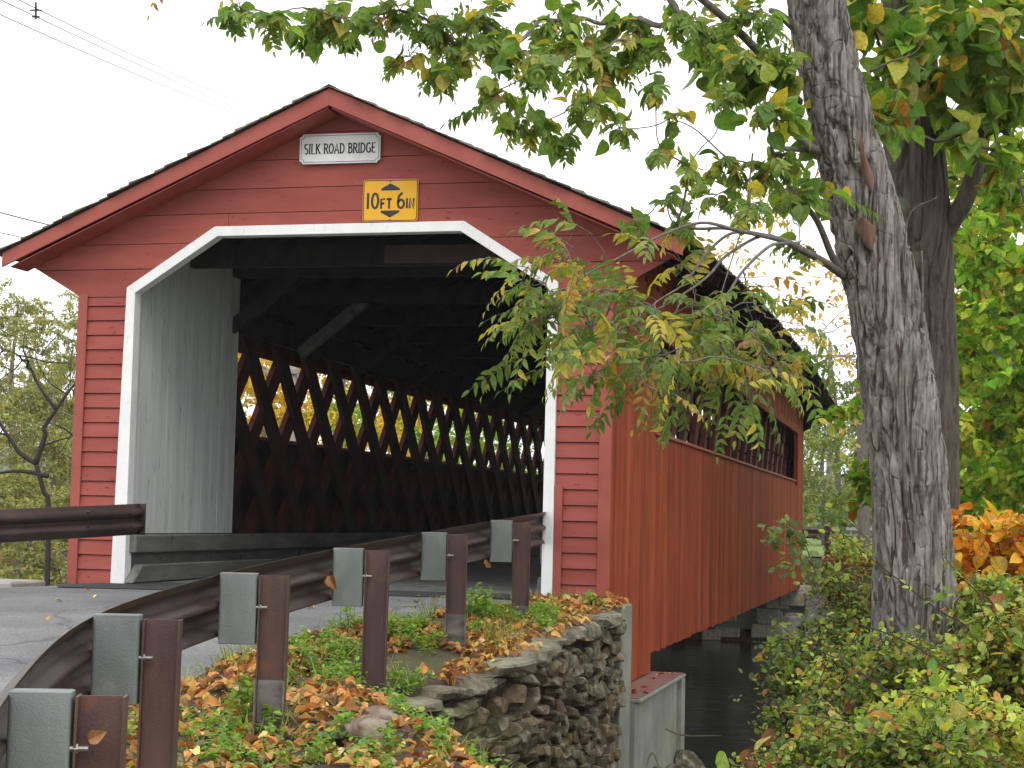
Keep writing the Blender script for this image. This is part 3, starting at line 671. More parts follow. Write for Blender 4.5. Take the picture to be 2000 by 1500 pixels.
mb = MB(); mb.prism([(cx+p[0], cz+p[1]) for p in notched(.885, .315, .032)], -.062, -.04); mb.build('board', MT['sign_white'], s1)
mb = MB(); ribbon(mb, [(cx+p[0], cz+p[1]) for p in notched(.85, .28, .034)], .005, -.0645, True); mb.build('border_line', MT['sign_black'], s1)
mb = MB(); write(mb, [('SILK ROAD BRIDGE', .105, .95, 0)], cx, cz-.0525, -.0650, .79, .0145, True)
mb.build('lettering', MT['sign_black'], s1)
cx, cz = .574, 4.033
s2 = thing('clearance_sign', 'yellow height warning sign reading 10FT 6IN with black arrows above the portal', 'sign', (cx, -.04, cz))
def rrect(w, h, r): return [q for (sx, sz, a0) in ((1, 1, 90), (1, -1, 0), (-1, -1, -90), (-1, 1, -180)) for q in arc(sx*(w/2-r), sz*(h/2-r), r, r, a0, a0-90, 5)]
mb = MB(); mb.prism([(cx+p[0], cz+p[1]) for p in rrect(.595, .44, .035)], -.058, -.04); mb.build('plate', MT['sign_yellow'], s2)
mb = MB(); ribbon(mb, [(cx+p[0], cz+p[1]) for p in rrect(.575, .42, .03)], .008, -.0605, True)
for sg in (1, -1): mb.prism([(cx-.10, cz+sg*.105), (cx+.10, cz+sg*.105), (cx+.10, cz+sg*.125), (cx, cz+sg*.178), (cx-.10, cz+sg*.125)], -.0605, -.0585)
for dz in (-.2, .2): mb.tube([(cx, -.064, cz+dz), (cx, -.057, cz+dz)], .006, 8)
mb.build('border_and_arrows', MT['sign_black'], s2)
mb = MB(); write(mb, [('10', .165, 1.0, 0), ('FT', .105, 1.05, 0), (' ', .165, .6, 0), ('6', .165, .92, 0), ('IN', .105, .95, 0)], cx, cz-.085, -.0610, .535, .024)
mb.build('lettering', MT['sign_black'], s2)

# ================================================================== GUARDRAILS
WP = [(-.156, .0), (-.148, .012), (-.125, .018), (-.098, .070), (-.078, .083), (-.055, .080), (-.034, .055), (-.014, .004), (0, 0), (.014, .004), (.034, .055), (.055, .080), (.078, .083), (.098, .070), (.125, .018), (.148, .012), (.156, 0)]
def wbeam(path, side, parent, name='rail_beam', m='rust', n=8):
    """W profile swept along the path (top edge centre line), bulging to side"""
    C = catmull(path, n); T = np.gradient(C, axis=0); T[:, 2] = 0; T = unit(T); Nn = np.stack([-T[:, 1], T[:, 0], T[:, 0]*0], 1)*side
    k = len(WP); V = []
    for off in (0, .005):
        for c, nn_ in zip(C, Nn):
            for (z, d) in WP: V.append(c+nn_*(d+off)+np.array([0, 0, z]))
    m_ = len(C)*k; F = []
    for i in range(len(C)-1):
        for j in range(k-1):
            a = i*k+j; F += [(a, a+k, a+k+1, a+1), (m_+a+1, m_+a+k+1, m_+a+k, m_+a)]
        for j in (0, k-1): a = i*k+j; F.append((a, a+k, m_+a+k, m_+a) if j else (a, m_+a, m_+a+k, a+k))
    for i in (0, len(C)-1):
        for j in range(k-1): a = i*k+j; F.append((a, a+1, m_+a+1, m_+a))
    return np_mesh(name, np.array(V), [list(f) for f in F], MT[m], parent, True)
def frame_xy(d):
    d = np.array([d[0], d[1], 0.]); d /= np.linalg.norm(d); return d, np.array([-d[1], d[0], 0.])
def ipost(mb, c, ax, z0, z1, depth=.148, fw=.10, tf=.008, lean=0):
    """I section: ax is the web direction"""
    a, b = frame_xy(ax)
    for (p0, p1, q0, q1) in ((-depth/2, -depth/2+tf, -fw/2, fw/2), (depth/2-tf, depth/2, -fw/2, fw/2), (-depth/2+tf, depth/2-tf, -tf/2, tf/2)):
        V = []
        for z in (z0, z1):
            for (p, q) in ((p0, q0), (p1, q0), (p1, q1), (p0, q1)): V.append(np.array([c[0], c[1], z])+a*(p+lean*(z-z0))+b*q)
        mb.add(V, [(3, 2, 1, 0), (4, 5, 6, 7), (0, 1, 5, 4), (1, 2, 6, 5), (2, 3, 7, 6), (3, 0, 4, 7)])
def block(mb, c, ax, z0, z1, depth, wd=.105, r=.016):
    a, b = frame_xy(ax); P = [(p[0], p[1]) for p in rrect(depth-.002, wd, r)]
    n = len(P); V = [np.array([c[0], c[1], z])+a*p+b*q for z in (z0, z1) for (p, q) in P]
    mb.add(V, [list(range(n)), list(range(n, 2*n))[::-1]]+[(i, n+i, n+(i+1) % n, (i+1) % n) for i in range(n)])
gr = thing('guardrail', 'rusty brown W beam guardrail with grey spacer blocks curving in front of the stone wall', 'guardrail', (2.6, -7, -.1))
# (junction of block and post, direction from rail to post, top of block)
GP = [((2.55, -2.60), (.975, .22), .765, .0), ((2.53, -4.65), (.975, .22), .665, -.02), ((2.63, -6.96), (.972, .23), .575, -.10), ((2.74, -9.03), (.965, .26), .475, -.25), ((2.965, -10.88), (.955, .29), .36, -.36), ((3.53, -12.57), (.945, .33), .228, -.50), ((4.30, -14.25), (.90, .43), .10, -.62)]
path = [(2.30, -.10, .78+.69-.69+.0)]
for i, (j, ax, zt, zg) in enumerate(GP):
    a, b = frame_xy(ax); j = np.array([j[0], j[1], 0.]); bd = .19
    bc = j-a*(bd/2+.001); pc = j+a*(.076)
    mb = MB(); block(mb, bc, ax, zt-.356, zt, bd); bk = mb.build('spacer_block', MT['block'], gr, bevel=.003)
    mb = MB(); ipost(mb, pc, ax, zg-.45, zt-.012+random.uniform(-.006, .006), lean=random.uniform(.0, .012)); mb.build('post', MT['rust_post'], gr)
    if 0 < i < 6 or i == 0:
        mb = MB(); p = j-b*.035+np.array([0, 0, zt-.17]); mb.tube([p-a*.012, p+a*.052], .0085, 8); mb.tube([p+a*.008, p+a*.022], .0165, 6); mb.build('bolt', MT['galv'], bk)
    base = MB()
    if i in (0, 1, 3): 
        for (p_, q_) in ((1, 0),): ipost(base, pc, ax, zg-.40, zg+(.02, .06, 0, .17)[i]+.02, depth=.153, fw=.106, tf=.0085, lean=0); base.build('worn_foot', MT['worn'], gr)
    path.append(tuple(j-a*bd)+() if False else (j[0]-a[0]*bd, j[1]-a[1]*bd, zt-.165))
path[0] = (2.31, -.12, .70)
wbeam(path, -1 if False else -1, gr)
# splice bolts seen from behind
mb = MB()
for (i, dz) in ((1, .09), (1, .02), (3, .09), (3, -.05), (4, .09), (2, .08)):
    p = np.array(path[i+1])+(np.array(path[i+2])-np.array(path[i+1]))*(-.10); MB().tube([p+np.array([.0, 0, dz]), p+np.array([.03, .0, dz])], .013, 6).build('splice_bolt', MT['galv'], gr)
gl = thing('guardrail', 'dark brown guardrail end reaching from the left edge to the left side of the portal', 'guardrail', (-2.6, -3, 0))
pl = [(-1.80, -.72, .69), (-2.02, -1.45, .655), (-2.42, -2.55, .60), (-3.0, -4.2, .53), (-3.5, -5.9, .45), (-3.9, -7.6, .37)]
wbeam(pl, 1, gl)
e = MB(); c = np.array([-1.797, -.715, .69])+np.array([.957, -.29, 0])*.045; e.beam(c+(0, 0, -.158), c+(0, 0, .158), .012, .095, up=(.957, -.29, 0)); e.build('end_flange', MT['rust'], gl)
for k, q in enumerate(((-2.40, -2.40), (-3.0, -4.1), (-3.55, -5.9))):
    zt = (.765, .69, .61)[k]; ax = (-.95, .3); a, b = frame_xy(ax); j = np.array([q[0], q[1], 0.])-b*.0+a*.21
    mb = MB(); block(mb, j-a*.097, ax, zt-.356, zt, .19); mb.build('spacer_block', MT['block'], gl, bevel=.003)
    mb = MB(); ipost(mb, j+a*.076, ax, -.8, zt-.01); mb.build('post', MT['rust_post'], gl)
mb = MB()
for dz in (.07, -.07):
    for p in ((-2.03, -1.50), (-1.86, -.92)): MB().tube([(p[0], p[1], .66+dz+.02), (p[0]+.11, p[1]-.03, .66+dz+.02)], .014, 8).build('splice_bolt', MT['rust'], gl)
gf = thing('guardrail', 'distant guardrail with a rusty post past the far right corner of the bridge', 'guardrail', (3.4, 29, 0))
wbeam([(2.5, 27.4, .62), (3.1, 29.1, .60), (3.35, 30.9, .58)], -1, gf)
wbeam([(3.36, 31.0, .60), (3.9, 34, .60), (6, 40, .62), (9, 46, .66), (12, 52, .7)], -1, gf, m='galv')
for q in ((3.12, 29.3), (3.40, 31.2)):
    ax = (.97, -.2); a, b = frame_xy(ax); j = np.array([q[0], q[1], 0.])+a*.2
    block(mbb := MB(), j-a*.10, ax, .42, .78, .19); mbb.build('spacer_block', MT['block'], gf); ipost(mbp := MB(), j+a*.076, ax, -.5, .78); mbp.build('post', MT['rust_post'], gf)

# ================================================================== ABUTMENTS
ab = thing('abutment', 'near concrete abutment with a reddish ledge under the bridge corner', 'abutment', (3.2, 1.5, -2))
MB().box(-3.3, 3.24, -.18, 2.78, -3.2, -.985).build('footing_wall', MT['concrete'], ab)
MB().box(2.2, 3.30, 2.781, 3.02, -3.2, -.984).build('end_pillar', MT['concrete'], ab, bevel=.01)
MB().box(-3.3, 3.30, -.18, 3.06, -.982, -.945).build('ledge_edge', MT['concrete'], ab, bevel=.008)
MB().box(-3.25, 3.275, -.17, 3.05, -.943, -.936).build('ledge_top', MT['seat_red'], ab)
MB().box(-2.88, 2.86, .0, .35, -.93, -.06).build('back_wall', MT['concrete'], ab)
fa = thing('abutment', 'far stone and concrete abutment under the distant end of the bridge', 'abutment', (3, 26.5, -2))
mb = MB()
for k in range(60):
    x = random.uniform(-3.2, 3.1); z = random.uniform(-2.3, -.95); mb.box(x, x+random.uniform(.4, .8), 26.0+random.uniform(-.07, .05), 27.5, z, z+random.uniform(.22, .35), (random.uniform(.7, 1.1),)*3)
MB().box(-3.2, 3.1, 26.12, 27.6, -3, -.86).build('core', MT['concrete'], fa)
mb.build('stonework', MT['stone'], fa, tint=True, bevel=.03)
MB().box(3.05, 3.6, 25.9, 27.9, -2.6, -.82).build('wing', MT['concrete'], fa, bevel=.02)

# ================================================================== STONE WALL
sw = thing('stone_wall', 'dry laid fieldstone retaining wall below the guardrail with a concrete end', 'retaining wall', (3.0, -5, -1.5))
wl = catmull(np.c_[WALL, WTOP][1:], 5); sl = np.r_[0, np.cumsum(np.linalg.norm(np.diff(wl[:, :2], axis=0), axis=1))]
def wall_at(s): return np.array([np.interp(s, sl, wl[:, k]) for k in range(3)])
# unit lump sphere
def lump(nu=18, nv=12):
    V = []; 
    for i in range(nv):
        ph = math.pi*(i+.0)/(nv-1)
        for k in range(nu): th = 2*math.pi*k/nu; V.append((math.sin(ph)*math.cos(th), math.sin(ph)*math.sin(th), math.cos(ph)))
    F = [(i*nu+k, (i+1)*nu+k, (i+1)*nu+(k+1) % nu, i*nu+(k+1) % nu) for i in range(nv-1) for k in range(nu)]
    return np.array(V), F
LV, LF = lump()
LV2, LF2 = lump(44, 30)
def rock_verts(rx, ry, rz, seed, box=.55, rough=.16, cuts=5, base=None):
    V = (LV if base is None else base).copy(); V = np.sign(V)*np.abs(V)**box; r = random.Random(seed)
    V *= (1+(fbm(V*1.3+seed*7.3, 3, seed)-.5)[:, None]*rough*4)
    for _ in range(cuts):
        n = unit(np.array([r.gauss(0, 1) for _ in range(3)])); d = r.uniform(.68, .95); h = V@n-d; V = V-np.outer(np.maximum(h, 0), n)
    return V*np.array([rx, ry, rz])
TINTS = [(.36, .30, .19), (.26, .225, .15), (.48, .40, .27), (.20, .175, .14), (.36, .28, .15), (.42, .37, .29), (.33, .22, .15), (.26, .26, .15)]
mb = MB(); s = .55; sd = 1; total = sl[-1]
level = 0
zb = -2.75; cells = []
# courses of uneven height follow the length of the wall
zc = .0; row = 0
while zc < 2.7:
    h = random.uniform(.075, .16); s = -.1+random.uniform(0, .3)
    while s < total:
        ln = random.uniform(.16, .46)*(1.1 if h > .15 else .85); c = wall_at(s+ln/2); t = wall_at(min(total, s+ln))-wall_at(s); t[2] = 0; t = unit(t); n = np.array([-t[1], t[0], 0.])
        if n[0] < 0: n = -n
        wav = .05*math.sin(s*2.1+row)+.03*math.sin(s*5+row*2.3)
        top = c[2]-.075-zc+wav
        if top > zb and s > -.05+0.02 and not (s < .05):
            hh = h*random.uniform(.82, 1.12); V = rock_verts(ln/2*1.04, .105, hh/2*1.16, sd, box=.38, rough=.08, cuts=8)
            rot = random.gauss(0, .09); cr, sr = math.cos(rot), math.sin(rot); V = np.c_[V[:, 0]*cr-V[:, 2]*sr, V[:, 1], V[:, 0]*sr+V[:, 2]*cr]
            Wd = c+np.array([0, 0, top-hh/2-c[2]])+t*V[:, :1]+n*(V[:, 1:2]+random.uniform(-.03, .02))+np.array([0, 0, 1.])*V[:, 2:3]
            tc_ = random.choice(TINTS); f_ = random.uniform(.7, 1.25); mb.add(Wd, LF, tuple(x*f_ for x in tc_))
        s += ln*1.02; sd += 1
    zc += h*.97; row += 1
mb.build('stonework', MT['stone'], sw, tint=True, smooth=False)
mb = MB(); n0 = len(wl)
Vv = []
for k, p in enumerate(wl):
    t = wl[min(k+1, n0-1)]-wl[max(k-1, 0)]; t = unit(np.array([t[0], t[1], 0])); n = np.array([-t[1], t[0], 0]); n = -n if n[0] < 0 else n
    for off, z in ((-.02, p[2]-.10), (-.02, -2.9), (-.6, -2.9), (-.6, p[2]-.10)): Vv.append((p[0]+n[0]*off, p[1]+n[1]*off, z))
mb.add(Vv, [(i*4+k, i*4+(k+1) % 4, i*4+4+(k+1) % 4, i*4+4+k) for i in range(n0-1) for k in range(4)]+[(3, 2, 1, 0), tuple((n0-1)*4+k for k in range(4))])
mb.build('core', MT['mortar'], sw)
mb = MB(); s = .05; k = 0
while s < total-.3:                      # flat capstones
    ln = random.uniform(.30, .62); c = wall_at(s+ln/2); t = wall_at(min(total, s+ln))-wall_at(s); t[2] = 0; t = unit(t); n = np.array([-t[1], t[0], 0.]); n = -n if n[0] < 0 else n
    th = random.uniform(.05, .085); wv = random.uniform(.18, .27)
    V = rock_verts(ln/2*1.06, wv, th, 400+k, box=.38, rough=.10, cuts=4)
    Wd = c+np.array([0, 0, -th*.75+random.uniform(-.015, .015)])+t*V[:, :1]+n*(V[:, 1:2]-wv*.62+random.uniform(-.03, .05))+np.array([0, 0, 1.])*V[:, 2:3]
    tc_ = random.choice([(.56, .54, .46), (.48, .46, .39), (.60, .57, .49), (.42, .38, .32)]); mb.add(Wd, LF, tc_); s += ln; k += 1
mb.build('capstones', MT['stone'], sw, tint=True)
mb = MB(); mb.box(2.70, 3.20, -.80, -.185, -3.2, -.02); mb.build('concrete_end', MT['concrete'], sw, bevel=.012)
def land(u, v, lift=.0):
    for d in np.arange(6, 30, .02):
        p = at(u, v, d)
        if p[2] < float(ground_z(p[0], p[1])): break
    return (p[0], p[1], p[2]+lift)
def rock(loc, r, seed, label, tnt, group=None, rot=0):
    o = thing('rock', label, 'rock', loc, group); V = rock_verts(*r, seed, box=.8, rough=.16, cuts=9, base=LV2); V = V+V*(fbm(V*14+seed, 3, seed)-.5)[:, None]*.16
    c, s_ = math.cos(rot), math.sin(rot); V = np.c_[V[:, 0]*c-V[:, 1]*s_, V[:, 0]*s_+V[:, 1]*c, V[:, 2]]
    b = MB(); b.add(V+np.array(loc), LF2, tnt); b.build('boulder', MT['stone'], o, tint=True, smooth=True); return o
rock(land(722, 1452, .03), (.125, .15, .125), 71, 'pinkish broken rock lying at the verge edge where the stone wall begins', (.50, .38, .33), rot=.4)
rock(land(748, 1410, .02), (.12, .16, .07), 72, 'flat reddish rock half buried in leaves behind the broken rock', (.52, .38, .33), rot=.2)
rock((3.42, 2.75, -2.05), (.22, .30, .30), 73, 'tall mossy boulder at the foot of the concrete pillar', (.20, .185, .13), rot=.3)
rock((3.25, 1.0, -2.05), (.26, .5, .30), 74, 'dark wet rock against the base of the abutment', (.16, .15, .12))
rock((3.5, .2, -2.1), (.35, .5, .25), 75, 'low flat dark rock nearest the wall end in the creek', (.20, .19, .16), rot=.8)
rock((3.75, 1.6, -2.1), (.28, .35, .24), 76, 'small rounded rock between boulder and creek water', (.24, .23, .18), rot=1.4)

rock((3.38, 1.9, -2.08), (.20, .4, .24), 77, 'dark angular rock under the ledge in front of the tall mossy boulder', (.13, .12, .09))
rock((3.62, 2.3, -2.12), (.22, .26, .20), 78, 'small dark rock at the waterline beside the tall mossy boulder', (.16, .15, .11), rot=.9)
rock((4.0, 1.0, -2.08), (.3, .35, .18), 79, 'flat creek rock farthest from the abutment', (.17, .16, .12), rot=.5)
# ================================================================== VERGE COVER
def verge_pts(n, yr=(-15.5, -.35), pad=.02):
    y = rng.uniform(yr[0], yr[1], n); a = edge_r(y)+pad; b = np.where(y > -7.1, wallx(y)-.02, wallx(-7.1)+1.0+(-7.1-y)*.62)
    x = a+(b-a)*rng.random(n); return x, y
G0 = ground_z
def zg(x, y): return ground_z(x, y)
x, y = verge_pts(12500); dens = fbm(np.stack([x*1.6, y*.9, x*0], -1), 3, 8); k = dens > .37; x, y = x[k], y[k]; n = len(x)
lv = Leaves(); P = np.stack([x, y, zg(x, y)+rng.uniform(.012, .05, n)], 1); D = rng.normal(0, 1, (n, 3)); D[:, 2] *= .28; Nn = rng.normal(0, .45, (n, 3)); Nn[:, 2] += 1
lv.add('dry', P, D, Nn, rng.uniform(.035, .095, n), pick(LITTER, n, .30))
# leaves on the cap, the ledge, the road edge and along the portal foot
n = 260; s_ = rng.uniform(.0, 5.2, n); c = np.array([wall_at(q) for q in s_]); P = c+np.c_[rng.uniform(-.32, .03, n), rng.normal(0, .03, n), rng.uniform(.03, .055, n)]
D = rng.normal(0, 1, (n, 3)); D[:, 2] *= .3; lv.add('dry', P, D, np.tile([0, 0, 1.], (n, 1))+rng.normal(0, .4, (n, 3)), rng.uniform(.05, .10, n), pick(LITTER, n, .25))
n = 110; P = np.c_[rng.uniform(2.35, 3.15, n), rng.uniform(-1.3, -.1, n), rng.uniform(0.0, .03, n)+.015]
D = rng.normal(0, 1, (n, 3)); D[:, 2] *= .3; lv.add('dry', P, D, np.tile([0, 0, 1.], (n, 1))+rng.normal(0, .4, (n, 3)), rng.uniform(.05, .10, n), pick(LITTER, n, .25))
n = 16; P = np.c_[rng.uniform(2.98, 3.25, n), rng.uniform(.2, 2.9, n), np.full(n, -.925)]; D = rng.normal(0, 1, (n, 3)); D[:, 2] *= .1
lv.add('dry', P, D, np.tile([0, 0, 1.], (n, 1)), rng.uniform(.04, .08, n), pick([(1, (.3, .07, .04)), (1, (.4, .16, .1))], n))
n = 26; yy = rng.uniform(-9, -.2, n); P = np.c_[rng.uniform(-2.2, 1.7, n), yy, zr(yy)+.012]; D = rng.normal(0, 1, (n, 3)); D[:, 2] *= .1
lv.add('dry', P, D, np.tile([0, 0, 1.], (n, 1)), rng.uniform(.05, .09, n), pick(LITTER, n))
fl = lv.build('fallen_leaves', MT['leaf_dry'], origin=(2.4, -5, 0)); tag(fl, 'orange and brown fallen leaves lying on the road verge and wall top', 'fallen leaves', kind='stuff')
# litter on the east bank
lv = Leaves(); n = 6000; x = rng.uniform(4.0, 12, n); y = rng.uniform(-15, 1.5, n); P = np.stack([x, y, zg(x, y)+.03], 1); D = rng.normal(0, 1, (n, 3)); D[:, 2] *= .3
Nn = rng.normal(0, .4, (n, 3)); Nn[:, 2] += 1; lv.add('dry', P, D, Nn, rng.uniform(.06, .12, n), pick(LITTER, n, .3))
n = 3500; x = rng.uniform(3.4, 9, n); y = rng.uniform(27.2, 33, n); P = np.stack([x, y, zg(x, y)+.09], 1); D = rng.normal(0, 1, (n, 3)); D[:, 2] *= .3; lv.add('dry', P, D, np.tile([0, 0, 1.], (n, 1)), rng.uniform(.08, .15, n), pick(LITTER, n, .3))
tag(lv.build('fallen_leaves', MT['leaf_dry'], origin=(7, -5, -.6)), 'brown leaf litter covering the bank around the tree trunks', 'fallen leaves', kind='stuff')
# grass and small weeds of the verge
lv = Leaves(); x, y = verge_pts(9000, pad=-.03); d2 = fbm(np.stack([x*2.3+9, y*1.3, x*0], -1), 3, 31)
edge = np.exp(-((x-edge_r(y))/.12)**2); k = (d2+.16*edge > .56); x, y = x[k], y[k]; n = len(x)
P = np.stack([x, y, zg(x, y)], 1); D = rng.normal(0, .5, (n, 3)); D[:, 2] = 1; Nn = rng.normal(0, 1, (n, 3)); Nn[:, 2] = .1
lv.add('blade', P, D, Nn, rng.uniform(.06, .20, n), pick([(3, (.17, .26, .05)), (2, (.24, .33, .07)), (1.6, (.36, .36, .12)), (.7, (.45, .40, .2))], n, .2))
gb = lv.build('grass', MT['leaf'], origin=(2.4, -5, 0)); tag(gb, 'sparse grass blades growing along the road verge', 'grass', kind='stuff')
lv = Leaves(); x, y = verge_pts(1700); d2 = fbm(np.stack([x*2.0+3, y*1.4, x*0], -1), 3, 57); k = d2 > .535; x, y = x[k], y[k]
WEED = [(5, (.20, .36, .06)), (3, (.29, .46, .08)), (1.4, (.14, .25, .05)), (.8, (.44, .48, .11))]
for px_, py_ in zip(x, y):
    c = np.array([px_, py_, float(zg(px_, py_))+.03]); sc = random.uniform(.5, 1.15)
    for q in range(random.randint(2, 5)):
        d = rng.normal(0, .5, 3); d[2] = abs(d[2])+.5; h = random.uniform(.05, .15)*sc; m_ = random.randint(6, 12); t = np.linspace(.15, 1, m_)
        P = c+unit(d)*h*t[:, None]+rng.normal(0, .012, (m_, 3)); Dd = rng.normal(0, 1, (m_, 3)); Dd[:, 2] *= .3; Nn = rng.normal(0, .3, (m_, 3)); Nn[:, 2] += 1
        lv.add('round', P, Dd, Nn, rng.uniform(.022, .05, m_)*sc, pick(WEED, m_, .15))
gw = lv.build('ground_weeds', MT['leaf'], origin=(2.4, -5, 0)); tag(gw, 'low bright green weeds creeping over the verge soil', 'weeds', kind='stuff')
def weed_plant(loc, h, n, label, tp='round', size=.05, pal=WEED, spread=.35, name='weed', stems=7, mstem='twig_pale'):
    o = thing(name, label, 'weed', loc); lv = Leaves(); mb = MB(); c = np.array(loc, float)
    for k in range(stems):
        d = np.array([random.gauss(0, spread), random.gauss(0, spread), 1.]); d /= np.linalg.norm(d); e = c+d*h*random.uniform(.6, 1.05); m_ = c+d*h*.5+rng.normal(0, .02, 3)
        C = catmull([c, m_, e], 4); mb.tube(C, np.linspace(.0035, .0015, len(C)), 4, cap=False); q = n//stems; t = rng.random(q)**.8*(len(C)-1); ii = np.clip(t.astype(int), 0, len(C)-2)
        P = C[ii]+(C[ii+1]-C[ii])*(t-ii)[:, None]+rng.normal(0, size*.5, (q, 3)); D = rng.normal(0, 1, (q, 3)); D[:, 2] = D[:, 2]*.4; Nn = rng.normal(0, .4, (q, 3)); Nn[:, 2] += 1
        lv.add(tp, P, D, Nn, rng.uniform(.7, 1.2, q)*size, pick(pal, q, .15))
    mb.build('stems', MT[mstem], o); lv.build('foliage', MT['leaf'], o); return o
def gpt(x, y): return (x, y, float(zg(x, y)))
weed_plant(gpt(2.36, -3.05), .34, 420, 'leafy round weed clump growing beside the farthest guardrail post', size=.045, spread=.5, stems=14)
weed_plant(gpt(2.12, -3.6), .30, 130, 'tall wispy weed with pale seed heads at the asphalt edge', size=.022, spread=.45, stems=11)
weed_plant(gpt(1.86, -4.9), .36, 110, 'spindly weed standing alone at the road edge', size=.03, spread=.3, stems=6)
weed_plant(gpt(2.93, -6.5), .20, 330, 'fern like green weed spilling over the stone wall top', size=.04, spread=.9, stems=14)
weed_plant(gpt(2.52, -6.85), .24, 360, 'dense green weed clump at the foot of the fourth guardrail post', size=.045, spread=.7, stems=12)
weed_plant(gpt(2.85, -7.25), .22, 300, 'trailing weed hanging down the wall beside the pink rock', size=.035, spread=1.0, stems=14)
weed_plant(gpt(2.60, -8.72), .30, 150, 'light green seedling growing against the worn foot of a guardrail post', size=.05, spread=.35, stems=7)
weed_plant(gpt(2.98, -1.0), .16, 120, 'small green weed on the leafy ledge below the portal corner', tp='simple', size=.07, spread=.7, stems=9)
ro = thing('thistle_rosette', 'blue green thistle rosette lying flat among leaves near the pink rock', 'weed', land(668, 1455)); lv = Leaves(); c = np.array(land(668, 1455))
for k in range(15):
    a = k*2.4; D = np.array([math.cos(a), math.sin(a), .25+.4*(k > 9)]); lv.add('simple', c+np.array([0, 0, .03]), D, np.array([0, 0, 1.])+rng.normal(0, .15, 3), .17 if k < 10 else .11, np.array([.16, .26, .14])*random.uniform(.8, 1.3))
lv.build('foliage', MT['leaf'], ro)

# ================================================================== TREES BY THE CREEK
TA = [at(1850, 1560, 12.1), at(1800, 1300, 12.05), at(1785, 1100, 12), at(1772, 900, 12), at(1735, 650, 12), at(1690, 420, 12), at(1650, 260, 11.95), at(1612, 100, 11.9), at(1588, -40, 11.85), at(1560, -220, 11.8), at(1520, -500, 11.6)]
ta = thing('walnut_tree', 'leaning tree with pale grey furrowed bark in front of the darker trunk', 'tree', tuple(TA[0]))
trunk_mesh('trunk', TA, [.34, .285, .252, .245, .232, .213, .19, .176, .165, .15, .10], MT['bark_grey'], ta, nu=340, nv=1300, amp=.044, ku=5.6, kv=.42, seed=3, lump=.10)
TB = [at(1850, 1500, 14.3), at(1822, 1200, 14.2), at(1812, 1000, 14.2), at(1806, 700, 14.2), at(1795, 450, 14.1), at(1780, 200, 14.1), at(1774, 0, 14), at(1780, -300, 13.9), at(1760, -700, 13.8)]
tb = thing('basswood_tree', 'thick dark brown tree trunk standing upright behind the grey leaning one', 'tree', tuple(TB[0]))
trunk_mesh('trunk', TB, [.31, .25, .235, .24, .25, .21, .19, .17, .12], MT['bark_dark'], tb, nu=220, nv=900, amp=.028, ku=8.5, kv=.45, seed=13, lump=.07)
# bare heartwood scars where the bark has peeled
def scar(parent, pts, ws, name='bark_scar'):
    V = []; F = []; n = len(pts)
    for i, (p, w) in enumerate(zip(pts, ws)):
        for k in range(7):
            a = (k/6-.5)*2; jig = .12*math.sin(i*2.7+k*1.9); V.append(p+R_*(w*(a*(1+jig)))-F_*(.022*(1-a*a)+.008*math.sin(i*3+k)))
    F = [(i*7+k, i*7+k+1, i*7+8+k, i*7+7+k) for i in range(n-1) for k in range(6)]
    o = np_mesh(name, np.array(V), F, MT['heartwood'], parent, True); return o
def on_trunk(u, v, d): return at(u, v, d)
scar(ta, [on_trunk(u, v, d) for u, v, d in ((1664, 225, 11.80), (1676, 260, 11.78), (1684, 300, 11.77), (1694, 340, 11.76), (1702, 375, 11.76))], [.008, .030, .022, .032, .010])
scar(ta, [on_trunk(u, v, d) for u, v, d in ((1685, 425, 11.775), (1690, 445, 11.77), (1696, 470, 11.765), (1700, 488, 11.77))], [.02, .062, .05, .012])

mbA = MB(); mbB = MB(); mbT = MB(); lvA = Leaves(); lvB = Leaves()
def limb(mb, P, r0, r1, n=7, k=5):
    C = catmull(P, k); mb.tube(C, np.linspace(r0, r1, len(C)), n); return C
# surveyed limbs of the leaning tree
limb(mbA, [at(1560, 200, 11.95), at(1535, 170, 11.8), at(1480, 100, 11.6), at(1420, 40, 11.3), at(1360, -10, 11.0), at(1250, -90, 10.6)], .034, .02)
limb(mbA, [at(1650, 535, 11.95), at(1625, 500, 11.8), at(1595, 430, 11.6), at(1555, 380, 11.4), at(1515, 320, 11.2), at(1500, 240, 11)], .028, .008)
limb(mbA, [at(1650, 540, 11.95), at(1610, 512, 11.6), at(1560, 485, 11.2), at(1533, 471, 10.9), at(1489, 460, 10.6), at(1440, 450, 10.4)], .030, .012)
limb(mbA, [at(1600, 290, 12), at(1570, 292, 11.9), at(1530, 290, 11.8), at(1510, 289, 11.75)], .028, .010)
limb(mbA, [at(1610, 300, 11.95), at(1580, 285, 11.85), at(1560, 262, 11.8), at(1556, 245, 11.8)], .035, .012)
limb(mbA, [at(1560, 60, 11.9), at(1525, 30, 11.8), at(1505, 20, 11.7)], .035, .018)
limb(mbA, [at(1700, 140, 11.9), at(1740, 120, 11.8), at(1790, 100, 11.7), at(1820, 40, 11.6)], .008, .003)
limb(mbA, [at(1770, 1000, 11.75), at(1762, 760, 11.7), at(1771, 600, 11.8), at(1772, 430, 11.8), at(1830, 385, 11.7)], .012, .003)
limb(mbA, [at(1800, 640, 11.85), at(1802, 560, 11.8), at(1800, 490, 11.75)], .012, .006)
